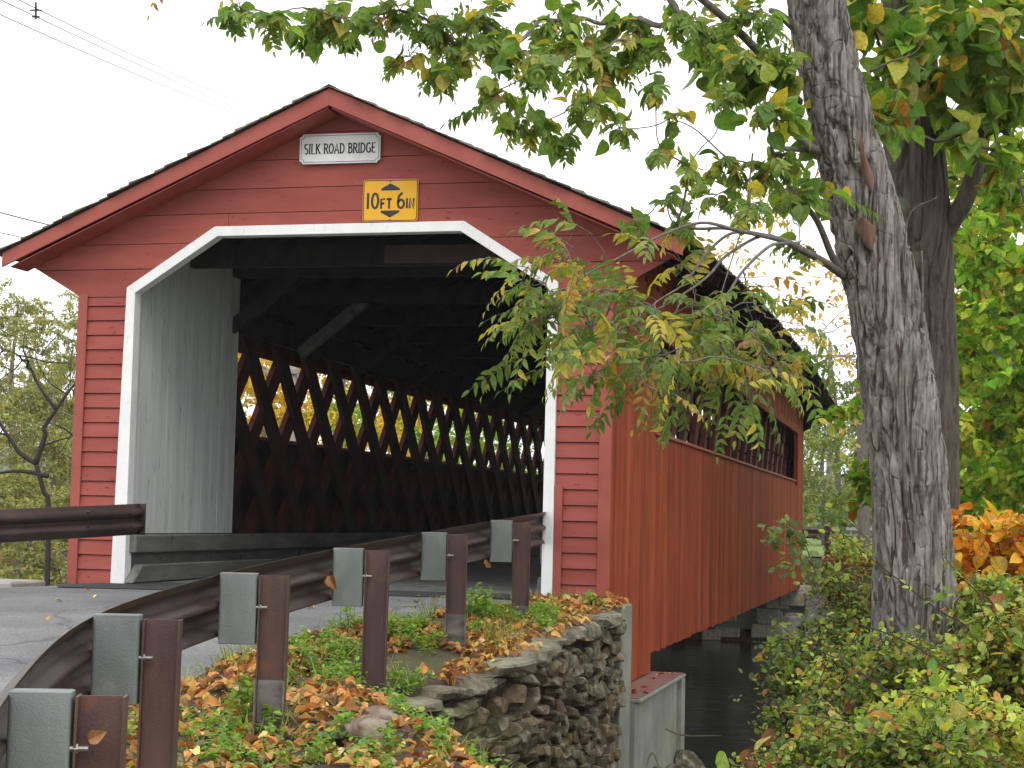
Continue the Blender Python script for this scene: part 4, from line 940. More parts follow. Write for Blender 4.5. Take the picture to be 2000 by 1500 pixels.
# limb of the dark tree, curving up and over to the right
limb(mbB, [at(1835, 470, 14.1), at(1860, 430, 14.0), at(1885, 390, 13.9), at(1905, 330, 13.8), at(1918, 275, 13.8), at(1912, 230, 13.8), at(1900, 150, 13.9), at(1905, 60, 14), at(1960, 10, 14)], .085, .032, 10)
limb(mbB, [at(1912, 285, 13.8), at(1930, 260, 13.7), at(1960, 255, 13.6), at(1975, 290, 13.5), at(1990, 350, 13.4), at(2010, 430, 13.3)], .035, .008)
limb(mbB, [at(1945, 258, 13.7), at(1975, 245, 13.6), at(2010, 235, 13.5), at(2060, 230, 13.4)], .02, .008)
limb(mbB, [at(1885, 95, 13.9), at(1910, 50, 13.9), at(1945, 22, 13.8), at(2000, -5, 13.7)], .018, .008)

CA = [(470,15,45),(530,30,50),(600,50,55),(680,55,50),(640,15,60),(720,25,60),(780,20,60),(800,110,45),(860,140,50),(850,50,60),(900,90,60),(940,30,60),(980,80,70),(960,180,60),(1030,230,60),(1060,130,70),(1090,40,70),(1130,90,70),(1150,200,60),(1180,120,70),(1220,40,70),(1110,270,40),(1210,250,40),(1260,90,60),(1270,170,40),(1380,60,70),(1450,110,70),(1480,30,70),(1330,30,60),(1500,210,55),(1420,190,45),(1310,230,32),(1290,290,38),(1340,330,45),(1420,310,55),(1500,330,55),(1400,380,45),(1300,390,38),(1460,400,55),(1550,390,45),(1320,440,45),(1240,430,26),(1540,300,45),(1545,120,50),(1560,480,40)]
def grow(cl, seeds, mb, lv, dfun, kind, ppx, size, pal, r_tip=.0035, r_max=.03, fr=0.0):
    nodes = []
    for (u, v, r) in cl:
        d = dfun(u, v)+rng.normal(0, .35); nodes.append((at(u, v, d), r/FPX*d))
    got = limb_network(mb, seeds, [n_[0] for n_ in nodes], r_tip, r_max)
    for (c, R) in nodes:
        n = int(ppx*(R/.2)**2)
        if kind == 'mix':
            sprig(lv, mb, c, R*.95, int(n*.13), 'broad', size*.9, pal, twigs=5, tr=.003)
            for k in range(max(2, int(n*.87/11*1.3))):
                dd = rng.normal(0, 1, 3); dd[2] = dd[2]*.4-.2; o = c+unit(rng.normal(0, 1, 3))*R*.55*rng.random()
                frond(lv, mb, o, dd, R*random.uniform(.8, 1.3), random.choice([9, 11, 13, 15]), size*.62, pal, droop=.6)
        else: sprig(lv, mb, c, R, n, 'broad', size, pal, twigs=6, tr=.004)
dA = lambda u, v: 10.6+max(0, (u-1100))*.0012+(.3 if v < 80 else 0)
grow(CA, [at(1250, -90, 10.6), at(1360, -10, 11), at(1500, 240, 11), at(1515, 320, 11.2), at(1420, 40, 11.3), at(1440, 450, 10.4)], mbA, lvA, dA, 'mix', 138, .108, GREEN)
# crown above and beyond the frame
OFF = [(u, v, 110) for u in range(350, 1750, 125) for v in (-110, -290)]+[(u, -480, 130) for u in range(700, 1900, 170)]
OFF = [(u+random.randint(-30, 30), v+random.randint(-25, 25), r) for u, v, r in OFF]
grow(OFF, [at(1250, -90, 10.6), at(1560, -220, 11.8), at(1520, -500, 11.6)], mbA, lvA, lambda u, v: 11+random.uniform(-1.2, 1.8), 'mix', 22, .13, GREEN)
# the low drooping branch in front of the bridge corner
HB = [[at(1533, 471, 10.9), at(1489, 460, 10.6), at(1419, 499, 10.5), at(1386, 536, 10.4), at(1338, 572, 10.3), at(1265, 613, 10.2), at(1192, 629, 10.1), at(1130, 640, 10.0)],
      [at(1540, 475, 10.8), at(1503, 481, 10.6), at(1452, 528, 10.5), at(1423, 572, 10.4), at(1404, 594, 10.35), at(1460, 640, 10.3), at(1530, 690, 10.3)],
      [at(1489, 460, 10.6), at(1430, 455, 10.5), at(1380, 495, 10.4), at(1335, 555, 10.35), at(1270, 600, 10.3), at(1215, 680, 10.2)],
      [at(1440, 450, 10.4), at(1370, 435, 10.3), at(1290, 460, 10.2), at(1215, 500, 10.1), at(1140, 540, 10.0), at(1090, 600, 9.9)],
      [at(1404, 594, 10.35), at(1395, 680, 10.3), at(1385, 740, 10.25)],
      [at(1338, 572, 10.3), at(1300, 650, 10.25), at(1270, 720, 10.2)],
      [at(1470, 300, 11), at(1455, 420, 10.7), at(1425, 520, 10.5), at(1402, 595, 10.4)]]
for k, P in enumerate(HB): limb(mbA, P, .011 if k < 4 else .006, .003, 6)
fr_spots = []
for (u, v, n, sp) in ((1110,520,6,55),(1060,560,4,45),(1080,600,5,50),(1040,640,4,45),(1130,600,6,55),(1180,560,5,50),(1150,650,6,50),(1200,640,5,50),(1230,700,5,50),(1160,720,3,35),(1210,590,4,50),(1280,640,6,50),(1310,700,6,50),(1350,650,7,55),(1370,720,5,50),(1290,760,3,40),(1400,650,6,50),(1430,700,5,50),(1440,760,3,35),(1480,640,5,50),(1500,700,5,50),(1530,740,3,35),(1460,590,4,45),(1545,620,2,30),(1340,600,6,50),(1250,560,2,40),(1260,470,2,30),(1320,520,2,35),(1120,460,2,30)):
    for k in range(int(n*1.9)): fr_spots.append((u+rng.normal(0, sp*.6), v+rng.normal(0, sp*.55)))
got = limb_network(mbA, [p for P in HB for p in catmull(P, 3)], [at(u, v, 10.25+rng.normal(0, .35)) for u, v in fr_spots], .0022, .006, nseg=4)
for (u, v), o in zip(fr_spots, got):
    out = R_*((u-1340)/260)+U_*(-(v-600)/500)+rng.normal(0, .55, 3)
    frond(lvA, mbA, o, out, random.uniform(.22, .40), random.choice([9, 11, 11, 13]), random.uniform(.062, .088), HANG, droop=.55, tr=.0018)
for (u, v, du, dv, L_) in ((1040, 690, -1, .45, .42), (1090, 710, -1, .35, .36), (1235, 760, -.8, .7, .34), (1480, 720, .35, 1, .46), (1545, 660, .8, .75, .42), (1500, 590, 1, -.1, .34), (1180, 700, -.5, .6, .3), (1330, 740, .1, 1, .3), (1620, 375, 1, .35, .36), (1680, 228, 1, .3, .32), (950, 205, -1, .35, .26), (500, 12, -1, .2, .3)):
    frond(lvA, mbA, at(u, v, 10.3 if u < 1600 else 11.3), R_*du-U_*dv, L_, 13, .082, [(1, (.12, .19, .055)), (1, (.10, .17, .04))], droop=.15, tr=.002)
lvA.build('crown', MT['leaf'], ta); mbA.build('branches', MT['twig'], ta, smooth=True)
CB = [(1700,40,60),(1760,90,60),(1720,170,60),(1800,170,60),(1700,250,45),(1740,225,45),(1860,60,70),(1930,40,60),(1980,90,60),(1870,150,55),(1930,190,60),(1980,200,50),(1850,230,40),(1960,310,40),(1900,120,55),(1820,20,60),(1660,20,50),(1990,30,60),(1590,350,45),(1575,270,40),(1480,150,60),(1400,130,45),(1540,230,45),(1660,380,28),(1880,260,35),(1990,160,50)]
grow(CB, [at(1790, 100, 14), at(1900, 150, 13.9), at(1960, 255, 13.6), at(1785, 0, 14)], mbB, lvB, lambda u, v: 11.6 if u < 1660 else 12.6 if u < 1800 else 13.2, 'broad', 44, .155, [(5, (.14, .25, .045)), (4, (.19, .31, .05)), (2, (.36, .38, .06)), (1.2, (.55, .43, .06)), (.3, (.45, .2, .04))])
OFFB = [(u+random.randint(-40, 40), v+random.randint(-30, 30), 130) for u in range(1650, 2500, 150) for v in (-120, -330, -560)]
grow(OFFB, [at(1780, -300, 13.9), at(1960, 10, 14)], mbB, lvB, lambda u, v: 14+random.uniform(-1.5, 2), 'broad', 9, .17, GREEN)
lvB.build('crown', MT['leaf'], tb); mbB.build('branches', MT['bark_dark'], tb, smooth=True)

# ================================================================== BACKGROUND TREES
def bg_tree(name, label, base, h, cr, n_cl, n_lf, size, pal, tpn='simple', trunk_r=.18, twig='twig', zlo=.25, clr=.55, flat=.8, leafless=0, group=None, tone=.004, cat='tree', squash=1.0):
    o = thing(name, label, cat, tuple(base), group); base = np.array(base, float); mb = MB(); lv = Leaves()
    top = base+np.array([rng.normal(0, .04*h), rng.normal(0, .04*h), h*.92]); P = [base-np.array([0, 0, .3]), base+(top-base)*.35+rng.normal(0, .02*h, 3), base+(top-base)*.7+rng.normal(0, .02*h, 3), top]
    C = catmull(P, 5); tr = MB(); tr.tube(C, np.linspace(trunk_r, trunk_r*.12, len(C)), 9); tr.build('trunk', MT[twig], o, smooth=True)
    nodes = []
    while len(nodes) < n_cl:
        q = rng.uniform(-1, 1, 3)
        if np.linalg.norm(q) > 1 or np.linalg.norm(q) < .35: continue
        z = zlo+(1-zlo)*(q[2]+1)/2; w = math.sqrt(max(.02, 1-((z-zlo-.38*(1-zlo))/(.66*(1-zlo)))**2)); nodes.append(base+np.array([q[0]*cr*w*1.2, q[1]*cr*w*squash*1.2, z*h]))
    limb_network(mb, list(C[3:]), nodes, tone, trunk_r*.5, nseg=4)
    for c in nodes:
        if rng.random() < leafless:
            sprig(lv, mb, c, clr*1.3, 8, tpn, size, pal, twigs=7, tr=tone*.8, flat=1.2, droop=-.3); continue
        sprig(lv, mb, c, clr*random.uniform(.7, 1.25), int(n_lf*random.uniform(.6, 1.3)), tpn, size, pal, twigs=5, tr=tone*.8, flat=flat)
    mb.build('branches', MT[twig], o); lv.build('crown', MT['leaf_far'], o); return o
def gp(u, d, z=None):
    p = at(u, 1000, d); return (p[0], p[1], float(zg(p[0], p[1])) if z is None else z)
# west bank, left of the bridge
LB = [(-110, 46, 10.5, 3.4, 'tall willow at the far left edge behind the guardrail'), (20, 52, 9.0, 3.2, 'willow with thin bare top twigs left of the portal'), (95, 44, 7.5, 2.4, 'bushy willow with olive leaves close to the left corner board'), (150, 56, 10.0, 3.2, 'tallest wispy willow just left of the bridge'), (215, 50, 8.5, 2.8, 'willow half hidden behind the left corner of the portal'), (40, 38, 4.6, 2.4, 'low willow thicket above the left road edge'), (120, 36, 4.0, 2.0, 'small yellowish willow bush beside the portal foot')]
for (u, d, h, r, lab) in LB:
    bg_tree('willow_tree', lab, gp(u, d), h*.86, r, 95 if h > 6 else 70, 250, .10, WILLOW, zlo=.04, clr=.85, leafless=.0, twig='twig_pale', group='willows on the west bank', tone=.006)
# bare dark branching tree in front of the willows
bt = thing('bare_tree', 'dark leafless branching tree in front of the willows at the left', 'tree', gp(100, 34)); mb = MB(); b0 = np.array(gp(100, 34))
def L34(*p): return [at(u, v, 34) for u, v in p]
limb(mb, [b0]+L34((95, 1010), (85, 960), (70, 905)), .055, .045); limb(mb, L34((70, 905), (40, 885), (15, 850), (-20, 800), (-60, 760)), .05, .015); limb(mb, L34((70, 905), (88, 850), (86, 835), (110, 800), (130, 770), (150, 745)), .055, .02)
limb(mb, L34((110, 800), (80, 760), (60, 720), (48, 690), (45, 675)), .035, .01); limb(mb, L34((86, 870), (120, 858), (145, 852)), .02, .008); limb(mb, L34((60, 720), (30, 690), (5, 685)), .015, .005); limb(mb, L34((95, 930), (40, 920), (-10, 925)), .05, .02); limb(mb, L34((130, 770), (95, 745), (70, 700), (75, 680)), .015, .005)
nd = [at(rng.uniform(-80, 160), rng.uniform(640, 900), 34+rng.normal(0, .8)) for _ in range(70)]
limb_network(mb, L34((15, 850), (70, 905), (110, 800), (60, 720), (130, 770), (45, 675), (145, 852), (5, 685)), nd, .006, .02, nseg=4)
mb.build('trunk', MT['twig_dark'], bt, smooth=True)
bg_tree('sumac_bush', 'small bush with red autumn leaves among the willows', gp(80, 40), 3.1, 1.4, 14, 60, .12, [(1, (.45, .12, .07)), (1, (.5, .2, .1)), (1, (.3, .26, .1))], zlo=.5, cat='bush')
# seen through the lattice openings
TH = [(380, 52, 9, GOLD, 'golden maple seen through the lattice nearest the grey lining'), (520, 60, 11, GOLD, 'tall golden maple behind the left lattice'), (640, 56, 8.5, GOLD, 'bright orange yellow maple behind the middle of the lattice'), (730, 70, 9, YGREEN, 'yellow green tree behind the lattice'), (820, 62, 8, MAPLE, 'green maple behind the far lattice diamonds'), (930, 66, 8.5, MAPLE, 'green tree behind the lattice close to the portal edge'), (1010, 75, 8, YGREEN, 'pale green tree beyond the last lattice diamonds')]
for (u, d, h, pal, lab) in TH:
    bg_tree('maple_tree', lab, gp(u, d), h, 3.0, 42, 150, .20, pal, tpn='simple', zlo=.08, clr=.95, trunk_r=.16, group='trees behind the west truss')
# trees east and beyond
bg_tree('maple_tree', 'large green maple filling the right edge behind the dark trunk', gp(2095, 26), 12.5, 2.7, 130, 150, .15, MAPLE, tpn='broad', zlo=.06, clr=.75, trunk_r=.2, tone=.006)
bg_tree('maple_tree', 'yellow green maple glowing beyond the right edge tree', gp(2330, 30), 14, 3.8, 100, 150, .17, [(3, (.2, .3, .03)), (3, (.4, .38, .04)), (2, (.15, .24, .03))], tpn='broad', zlo=.1, clr=.9, trunk_r=.25)
bg_tree('maple_tree', 'dark green maple low behind the orange bush', gp(2010, 33), 7.5, 1.9, 80, 130, .15, MAPLE, tpn='broad', zlo=.05, clr=.8)
bg_tree('golden_maple', 'sparse golden leaved tree between the roof eave and the grey trunk', gp(1690, 48), 13.0, 3.5, 60, 55, .17, [(5, (.62, .40, .10)), (3, (.58, .33, .08)), (1, (.4, .33, .1))], tpn='simple', zlo=.28, clr=1.0, twig='twig', tone=.006)
bg_tree('willow_tree', 'soft grey green tree past the far end of the bridge', gp(1640, 70), 8.0, 3.6, 70, 170, .16, [(4, (.16, .19, .09)), (3, (.24, .26, .12)), (2, (.13, .16, .08))], zlo=.05, clr=1.0)
bg_tree('willow_tree', 'yellow tinged bush growing at the far field edge', gp(1615, 58), 4.0, 1.7, 40, 110, .15, [(3, (.36, .38, .12)), (4, (.22, .27, .09))], zlo=.05, clr=.7)
bg_tree('willow_tree', 'dull green tree behind the field close to the grey trunk', gp(1725, 64), 7.0, 3.4, 60, 170, .16, [(4, (.15, .19, .08)), (3, (.22, .24, .10)), (2, (.11, .15, .07))], zlo=.03, clr=1.0)
for k, (u, d, h) in enumerate(((1570, 96, 8), (1800, 90, 9), (1960, 60, 10), (2080, 50, 13), (2250, 40, 12))):
    bg_tree('maple_tree', ['low green tree farthest past the bridge end', 'tree in the gap behind the two big trunks', 'green tree behind the right side maples', 'tall maple beyond the right edge of the view', 'maple farthest outside the right edge'][k], gp(u, d), h, 4.0, 50, 130, .22, MAPLE if k else WILLOW, zlo=.04, clr=1.1)

# ================================================================== SHRUBS ON THE BANK
def shrub(name, label, loc, h, spread, stems, nl, size, pal, tp='round', twig='twig_dark', arch=.8, dirb=(0, 0), group=None, bare=0.0, cat='shrub'):
    o = thing(name, label, cat, loc, group); c = np.array(loc, float); mb = MB(); lv = Leaves()
    for k in range(stems):
        a = rng.uniform(0, 2*np.pi); s = spread*math.sqrt(rng.uniform(.05, 1)); hh = h*rng.uniform(.55, 1.1)
        hd = np.array([math.cos(a)*s+dirb[0]*rng.random(), math.sin(a)*s+dirb[1]*rng.random(), 0])
        P = [c+rng.normal(0, .06, 3)*[1, 1, 0], c+hd*.3+[0, 0, hh*.6], c+hd*.7+[0, 0, hh], c+hd*1.15+[0, 0, hh*(1-.35*arch*rng.random())]]
        C = catmull(P, 5); mb.tube(C, np.linspace(.007, .002, len(C)), 4, cap=False)
        isbare = rng.random() < bare
        for j in range(4, len(C)-1):
            for q in range(2):
                d = rng.normal(0, 1, 3); d[2] = d[2]*.5+.15; d = unit(d); l2 = rng.uniform(.12, .34)*min(1.2, spread+.3); e = C[j]+d*l2+np.array([0, 0, -.06*arch])
                T = catmull([C[j], C[j]+d*l2*.5+rng.normal(0, .015, 3), e], 3); mb.tube(T, np.linspace(.0028, .001, len(T)), 3, cap=False)
                if isbare: continue
                m_ = nl; t = rng.random(m_)*(len(T)-1); ii = np.clip(t.astype(int), 0, len(T)-2); Q = T[ii]+(T[ii+1]-T[ii])*(t-ii)[:, None]+rng.normal(0, size*.45, (m_, 3))
                D = d*.5+rng.normal(0, .7, (m_, 3)); D[:, 2] -= .15; Nn = rng.normal(0, .5, (m_, 3)); Nn[:, 2] += 1
                lv.add(tp, Q, D, Nn, size*rng.uniform(.6, 1.2, m_)*(1+.7*(rng.random(m_) > .88)), pick(pal, m_, .24))
        if rng.random() < .55 and len(C) > 8 and c[0] > 5.0:      # big vine and dead leaves caught among the stems
            m_ = 2; Q = C[rng.integers(6, len(C), m_)]+rng.normal(0, .07, (m_, 3)); Nn = rng.normal(0, .6, (m_, 3)); Nn[:, 2] += .6
            lv.add('broad' if rng.random() < .5 else 'dry', Q, rng.normal(0, .7, (m_, 3))-[0, 0, .5], Nn, rng.uniform(.06, .12, m_), pick([(3, (.45, .42, .10)), (3, (.26, .36, .08)), (2.5, (.45, .22, .08)), (1.5, (.3, .1, .05)), (1, (.55, .45, .25))], m_))
    mb.build('stems', MT[twig], o); lv.build('foliage', MT['leaf'], o); return o
def sp(u, v, d, z=None):
    p = at(u, v, d); zz = float(zg(p[0], p[1])) if z is None else z; return (p[0], p[1], zz)
YB = [(5, (.38, .46, .09)), (4, (.52, .54, .12)), (2, (.20, .31, .06)), (1.6, (.56, .33, .10))]
SH = [
 (1610, 12.8, 1215, .42, 'shrub reaching out over the dark creek beside the abutment', BUSH, .25),
 (1560, 10.6, 1350, .36, 'low shrub with bare grey twigs at the bottom left of the bank', BUSH, .5),
 (1680, 14.0, 1085, .45, 'leafy shrub growing left of the grey trunk base', BUSH, .1),
 (1680, 11.2, 1275, .42, 'yellow green shrub lowest in front of the creek', YB, .1),
 (1740, 10.9, 1240, .42, 'dense shrub directly before the foot of the grey trunk', BUSH, .1),
 (1690, 9.2, 1390, .40, 'bright lime leaved shrub at the bottom of the view', YB, .0),
 (1830, 10.0, 1265, .42, 'shrub with mixed green and yellow leaves under the trunk', BUSH, .0),
 (1950, 11.4, 1120, .45, 'tall green shrub right of the grey trunk', BUSH, .05),
 (2000, 9.7, 1185, .42, 'lime green shrub at the lower right edge', YB, .0),
 (1880, 8.8, 1330, .40, 'small yellowing shrub at the bottom right', YB, .0),
 (2060, 12.8, 1060, .45, 'large leaved green shrub behind the orange one', [(5, (.18, .3, .08)), (3, (.26, .38, .10)), (1, (.42, .42, .1))], .0),
 (1590, 9.0, 1440, .34, 'sprawling shrub nearest the bottom edge left of the lime one', BUSH, .2),
 (1790, 14.8, 1075, .45, 'green thicket behind the grey trunk', BUSH, .0),
 (1500, 8.6, 1475, .30, 'lowest leafy shrub at the bottom edge beside the creek rocks', BUSH, .2),
 (1780, 8.3, 1410, .40, 'lowest shrub in the middle of the bank', BUSH, .1),
 (2110, 10.8, 1080, .5, 'bushy green shrub just past the right edge', BUSH, .0),
]
for (u, d, vt_, spr, lab, pal, bare) in SH:
    loc = sp(u, 1300, d, None); big = 'large leaved' in lab; base = min(loc[2], -.75); ztop = at(u, vt_, d)[2]; h = max(.3, (ztop-base)*.88)
    shrub('bank_shrub', lab, (loc[0], loc[1], base), h, spr, 26, 7 if not big else 6, (.036+.010*math.sin(u)) if not big else .085, [(w_, tuple(np.clip(np.array(c_)*(1+.22*math.sin(u*1.7+d)), 0, 1))) for w_, c_ in pal], bare=bare, group='shrubs on the east bank', tp='round' if not big else 'broad')
shrub('orange_shrub', 'shrub with glowing orange leaves at the right edge by the dark trunk', sp(1985, 1200, 12.4), 1.42, .50, 40, 4, .085, ORANGE, tp='broad', dirb=(-.2, 0))
shrub('orange_shrub', 'lower orange and yellow shrub at the foot of the dark trunk', sp(1930, 1200, 12.2), 1.02, .40, 32, 4, .075, ORANGE+[(3, (.2, .28, .05))], tp='broad')
shrub('orange_shrub', 'small cluster of orange leaves high at the right edge', sp(2040, 1200, 13.0), 2.3, .36, 9, 4, .085, ORANGE, tp='broad')
# long arching briar canes
mb = MB(); lv = Leaves(); bc = thing('briar', 'long dark arching briar canes running down through the bank shrubs', 'briar', sp(2000, 1400, 9.5))
for P in ([(1990, 1420, 9.4), (1900, 1240, 9.7), (1830, 1190, 9.9), (1700, 1090, 10.2), (1640, 1040, 10.3), (1600, 1035, 10.4)], [(1960, 1400, 9.2), (1800, 1270, 9.6), (1680, 1220, 9.8), (1600, 1200, 10)], [(2010, 1300, 9.8), (1930, 1180, 10), (1870, 1120, 10.2), (1840, 1080, 10.3)], [(1900, 1470, 8.8), (1750, 1360, 9), (1640, 1290, 9.3), (1560, 1250, 9.5), (1500, 1200, 9.9)], [(1850, 1480, 8.6), (1700, 1420, 8.8), (1600, 1400, 9), (1520, 1390, 9.2)]):
    C = limb(mb, [at(*p) for p in P], .006, .0022, 5)
    for j in range(6, len(C)-1):
        for q in range(2): lv.add('round', C[j]+rng.normal(0, .02, 3), rng.normal(0, 1, 3), np.array([0, 0, 1.])+rng.normal(0, .5, 3), .045, pick(BUSH, 1)[0])
mb.build('canes', MT['twig_dark'], bc); lv.build('foliage', MT['leaf'], bc)
# sapling with blue green leaves reaching across the far wall
sap = thing('sapling', 'slender sapling with pale green leaves before the far end of the red wall', 'sapling', sp(1600, 1150, 13.5)); mb = MB(); lv = Leaves()
for P in ([(1600, 1170, 13.4), (1590, 1110, 13.4), (1560, 1080, 13.3), (1520, 1055, 13.2), (1495, 1045, 13.2)], [(1590, 1110, 13.4), (1570, 1060, 13.3), (1545, 1035, 13.3), (1530, 1020, 13.3)], [(1600, 1170, 13.4), (1560, 1110, 13.3), (1520, 1110, 13.2)], [(1700, 1060, 13), (1660, 1020, 13), (1620, 1005, 13), (1590, 1010, 13)]):
    C = limb(mb, [at(*p) for p in P], .006, .002, 5)
    for j in range(5, len(C)):
        for q in range(4): lv.add('round', C[j]+rng.normal(0, .03, 3), rng.normal(0, 1, 3)+[0, 0, -.3], np.array([0, 0, 1.])+rng.normal(0, .5, 3), .065, pick([(3, (.16, .26, .12)), (2, (.24, .33, .10)), (1, (.4, .4, .12))], 1)[0])
mb.build('stems', MT['twig_pale'], sap); lv.build('foliage', MT['leaf'], sap)
# dry leaves caught on the guardrail
for q_, (pos, lab) in enumerate(((at(645, 1125, 11.0), 'large curled brown leaf caught on the rail beside the fourth spacer block'), (at(953, 1098, 14.9), 'dry leaf dangling under the rail between the two farthest posts'), (at(175, 1452, 5.40), 'curled orange leaf stuck in a cobweb on the nearest post'))):
    o = thing('dry_leaf', lab, 'leaf', tuple(pos)); lv = Leaves(); 
    for k in range((3, 2, 1)[q_]): lv.add('dry', pos+rng.normal(0, .015, 3), np.array([.3, 0, -1.])+rng.normal(0, .4, 3) if q_ < 2 else R_*.9+U_*.4, -F_+rng.normal(0, .3, 3), (.085, .06, .055)[q_], np.array([.42, .2, .09])*random.uniform(.7, 1.2))
    lv.build('blade', MT['leaf_dry'], o)
# driftwood by the creek rocks
for P, r, lab in (([(1300, 1423, 19), (1335, 1436, 18.9), (1410, 1437, 18.6)], .012, 'pale broken branch sticking out over the creek'), ([(1260, 1500, 18.2), (1275, 1470, 18.3), (1290, 1510, 18.1)], .014, 'forked dry stick below the abutment')):
    o = thing('fallen_branch', lab, 'branch', tuple(at(*P[0]))); mb = MB(); limb(mb, [at(*p) for p in P], r, r*.5, 6); mb.build('stick', MT['twig_pale'], o)
# understorey masses
lv = Leaves()
for k in range(1500):
    x = rng.uniform(4.2, 13); y = rng.uniform(-10.5, 3); c = np.array([x, y, float(zg(x, y))+rng.uniform(.03, .28)]); n = 9
    Nn = rng.normal(0, .5, (n, 3)); Nn[:, 2] += 1; D = rng.normal(0, 1, (n, 3)); D[:, 2] *= .4; lv.add('round', c+rng.normal(0, .09, (n, 3)), D, Nn, rng.uniform(.03, .06, n), pick(BUSH, n, .2))
for k in range(1500):
    x = rng.uniform(3.6, 16); y = rng.uniform(24.5, 29.5); z0 = float(zg(x, y)); c = np.array([x, y, z0+rng.uniform(0, .55)]); n = 10
    Nn = rng.normal(0, .5, (n, 3)); Nn[:, 2] += 1; D = rng.normal(0, 1, (n, 3)); lv.add('round', c+rng.normal(0, .15, (n, 3)), D, Nn, rng.uniform(.07, .13, n), pick(BUSH, n, .2))
for k in range(2600):
    x = rng.uniform(-22, -3.8); y = rng.uniform(-3, 26); z0 = float(zg(x, y)); c = np.array([x, y, z0+rng.uniform(0, .7)]); n = 9
    Nn = rng.normal(0, .5, (n, 3)); Nn[:, 2] += 1; D = rng.normal(0, 1, (n, 3)); lv.add('round', c+rng.normal(0, .2, (n, 3)), D, Nn, rng.uniform(.07, .14, n), pick(WILLOW+[(3, (.2, .26, .05))], n, .2))
tag(lv.build('undergrowth', MT['leaf_far'], origin=(7, 0, -1)), 'mixed green and yellow ground plants covering the creek banks', 'undergrowth', kind='stuff')

# ================================================================== POLES AND WIRES
def pole(base, h, lab, arms=1):
    o = thing('utility_pole', lab, 'utility pole', tuple(base)); b = np.array(base, float)
    MB().tube([b-[0, 0, .5], b+[0, 0, h*.5], b+[0, 0, h]], [.15, .13, .1], 10).build('pole', MT['pole'], o, smooth=True)
    mb = MB(); mb.beam(b+[-1.1, -.12, h-.5], b+[1.1, -.12, h-.5], .1, .11); mb.build('crossarm', MT['pole'], o)
    mb = MB()
    for x in (-1, -.4, .4, 1): mb.tube([b+[x, -.12, h-.445], b+[x, -.12, h-.30]], .035, 6)
    mb.build('insulators', MT['galv'], o)
pe = gp(1619, 78); pole((pe[0], pe[1], pe[2]), 8.7, 'grey utility pole seen between the eave and the grey trunk')
pw_ = gp(565, 46); pole((pw_[0], pw_[1], pw_[2]), 7.2, 'pale utility pole visible through the lattice openings')
def wire(P, lab, r=.0075, group='overhead wires', m='wire', sag=.4):
    P = [np.array(p, float) for p in P]; C = []
    for a, b in zip(P[:-1], P[1:]):
        for t in np.linspace(0, 1, 14): C.append(a+(b-a)*t-np.array([0, 0, sag*4*t*(1-t)]))
    o = thing('overhead_wire', lab, 'wire', tuple(P[0]), group); MB().tube(C, r, 4, cap=False).build('strand', MT[m], o); return o
w0 = wire([at(-260, -92, 20), at(505, 236, 55)], 'topmost thin wire crossing the sky at the top left', sag=.12)
wire([at(-260, -125, 20), at(500, 228, 55)], 'middle thin wire of the three at the top left', sag=.05)
w3 = wire([at(-260, -150, 20), at(505, 215, 55)], 'thickest wire at the top left carrying the small bracket', sag=.1)
c = at(70, 20, 27.5); mb = MB(); mb.beam(c+U_*.12, c-U_*.14, .02, .03); mb.beam(c-R_*.09, c+R_*.09, .02, .02); mb.beam(c-R_*.06-U_*.1, c+R_*.06-U_*.1, .02, .02); mb.build('spacer_bracket', MT['wire'], w3)
wire([at(-60, 398, 40), at(130, 447, 44)], 'upper wire at the left edge beside the eave', r=.014, sag=.02)
wire([at(-60, 440, 40), at(80, 470, 44)], 'lower wire at the left edge below the eave tip', r=.01, sag=.02)
for k in range(7):
    wire([at(1320, 470+k*34, 60), at(1616, 625+k*16, 78), at(1800, 650+k*20, 70)], ['highest', 'second', 'third', 'fourth', 'fifth', 'sixth', 'lowest'][k]+' of the wires fanning out behind the grey trunk to the pole', r=.012, sag=.6)

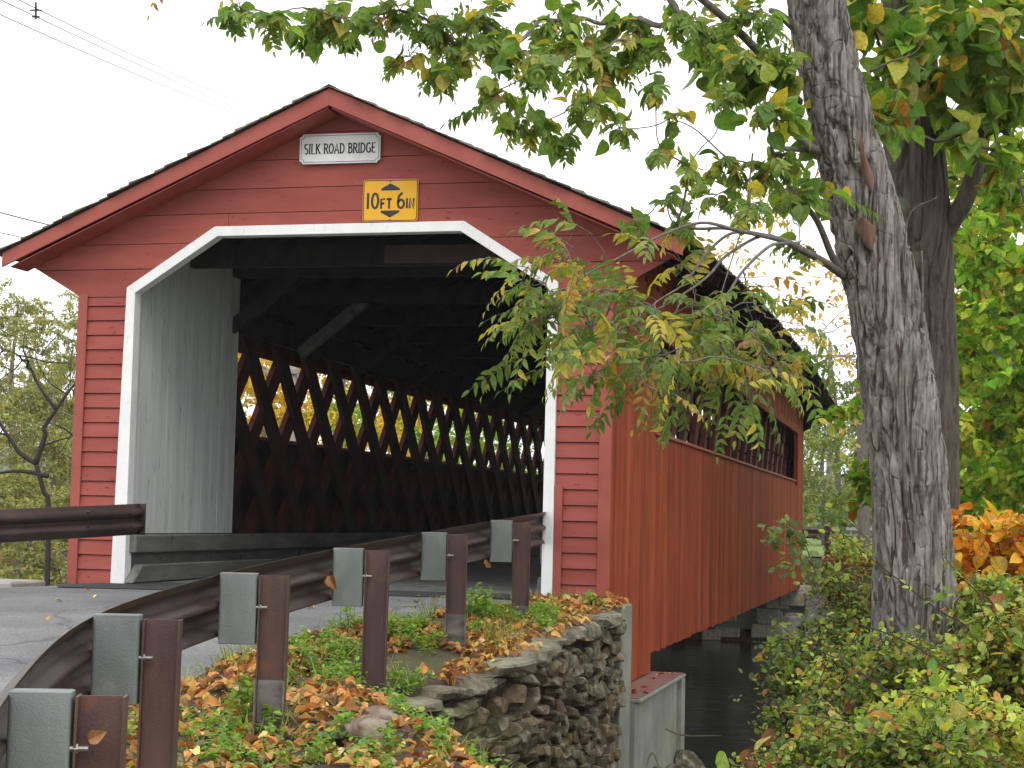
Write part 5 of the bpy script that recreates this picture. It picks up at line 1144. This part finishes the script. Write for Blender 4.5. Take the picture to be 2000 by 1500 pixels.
# ================================================================== AIR
o = MB().box(-905, 905, -65, 1405, -6, 62).build('haze', (hm := bpy.data.materials.new('haze'))); hm.use_nodes = True
for n_ in list(hm.node_tree.nodes):
    if n_.type != 'OUTPUT_MATERIAL': hm.node_tree.nodes.remove(n_)
pv = hm.node_tree.nodes.new('ShaderNodeVolumePrincipled'); pv.inputs['Color'].default_value = (.95, .97, 1, 1); pv.inputs['Density'].default_value = .0004; pv.inputs['Anisotropy'].default_value = .2
hm.node_tree.links.new(pv.outputs[0], [n_ for n_ in hm.node_tree.nodes if n_.type == 'OUTPUT_MATERIAL'][0].inputs['Volume'])
tag(o, 'thin pale autumn haze filling the air over the creek', 'haze', kind='stuff')

# ================================================================== LIGHT
el, az = math.radians(48), math.radians(200)      # sun behind the viewer's right shoulder, behind thick cloud
w = bpy.data.worlds.new('World'); S.world = w; w.use_nodes = True; N, L = w.node_tree.nodes, w.node_tree.links; bg = N['Background']
sky = N.new('ShaderNodeTexSky'); sky.sky_type = 'NISHITA'; sky.sun_disc = False; sky.sun_elevation = el; sky.sun_rotation = math.radians(160); sky.dust_density = 4; sky.air_density = 1
tc = N.new('ShaderNodeTexCoord'); mp = N.new('ShaderNodeMapping'); mp.inputs['Scale'].default_value = (1, 1, 3); L.new(tc.outputs['Generated'], mp.inputs[0])
n = N.new('ShaderNodeTexNoise'); n.inputs['Scale'].default_value = 1.6; n.inputs['Detail'].default_value = 5; L.new(mp.outputs[0], n.inputs[0])
r = N.new('ShaderNodeValToRGB'); r.color_ramp.elements[0].color = (12.6, 12.9, 13.3, 1); r.color_ramp.elements[1].color = (16.5, 16.6, 16.6, 1); L.new(n.outputs['Fac'], r.inputs[0])
mx = N.new('ShaderNodeMix'); mx.data_type = 'RGBA'; mx.inputs[0].default_value = .93; L.new(sky.outputs[0], mx.inputs[6]); L.new(r.outputs[0], mx.inputs[7])
L.new(mx.outputs[2], bg.inputs[0]); bg.inputs[1].default_value = .1
sd_ = bpy.data.lights.new('sun', 'SUN'); sd_.energy = 1.0; sd_.angle = math.radians(25); sd_.color = (1, .97, .93); so = bpy.data.objects.new('sun', sd_); COL.objects.link(so)
dirv = Vector((math.sin(math.radians(160))*math.cos(el), math.cos(math.radians(160))*math.cos(el), math.sin(el))); so.rotation_euler = dirv.to_track_quat('Z', 'Y').to_euler()
S.view_settings.view_transform = 'Standard'; S.view_settings.look = 'None'; S.view_settings.exposure = 0.22; S.view_settings.gamma = 1; S.view_settings.use_curve_mapping = False
S.cycles.max_bounces = 7; S.cycles.transparent_max_bounces = 6
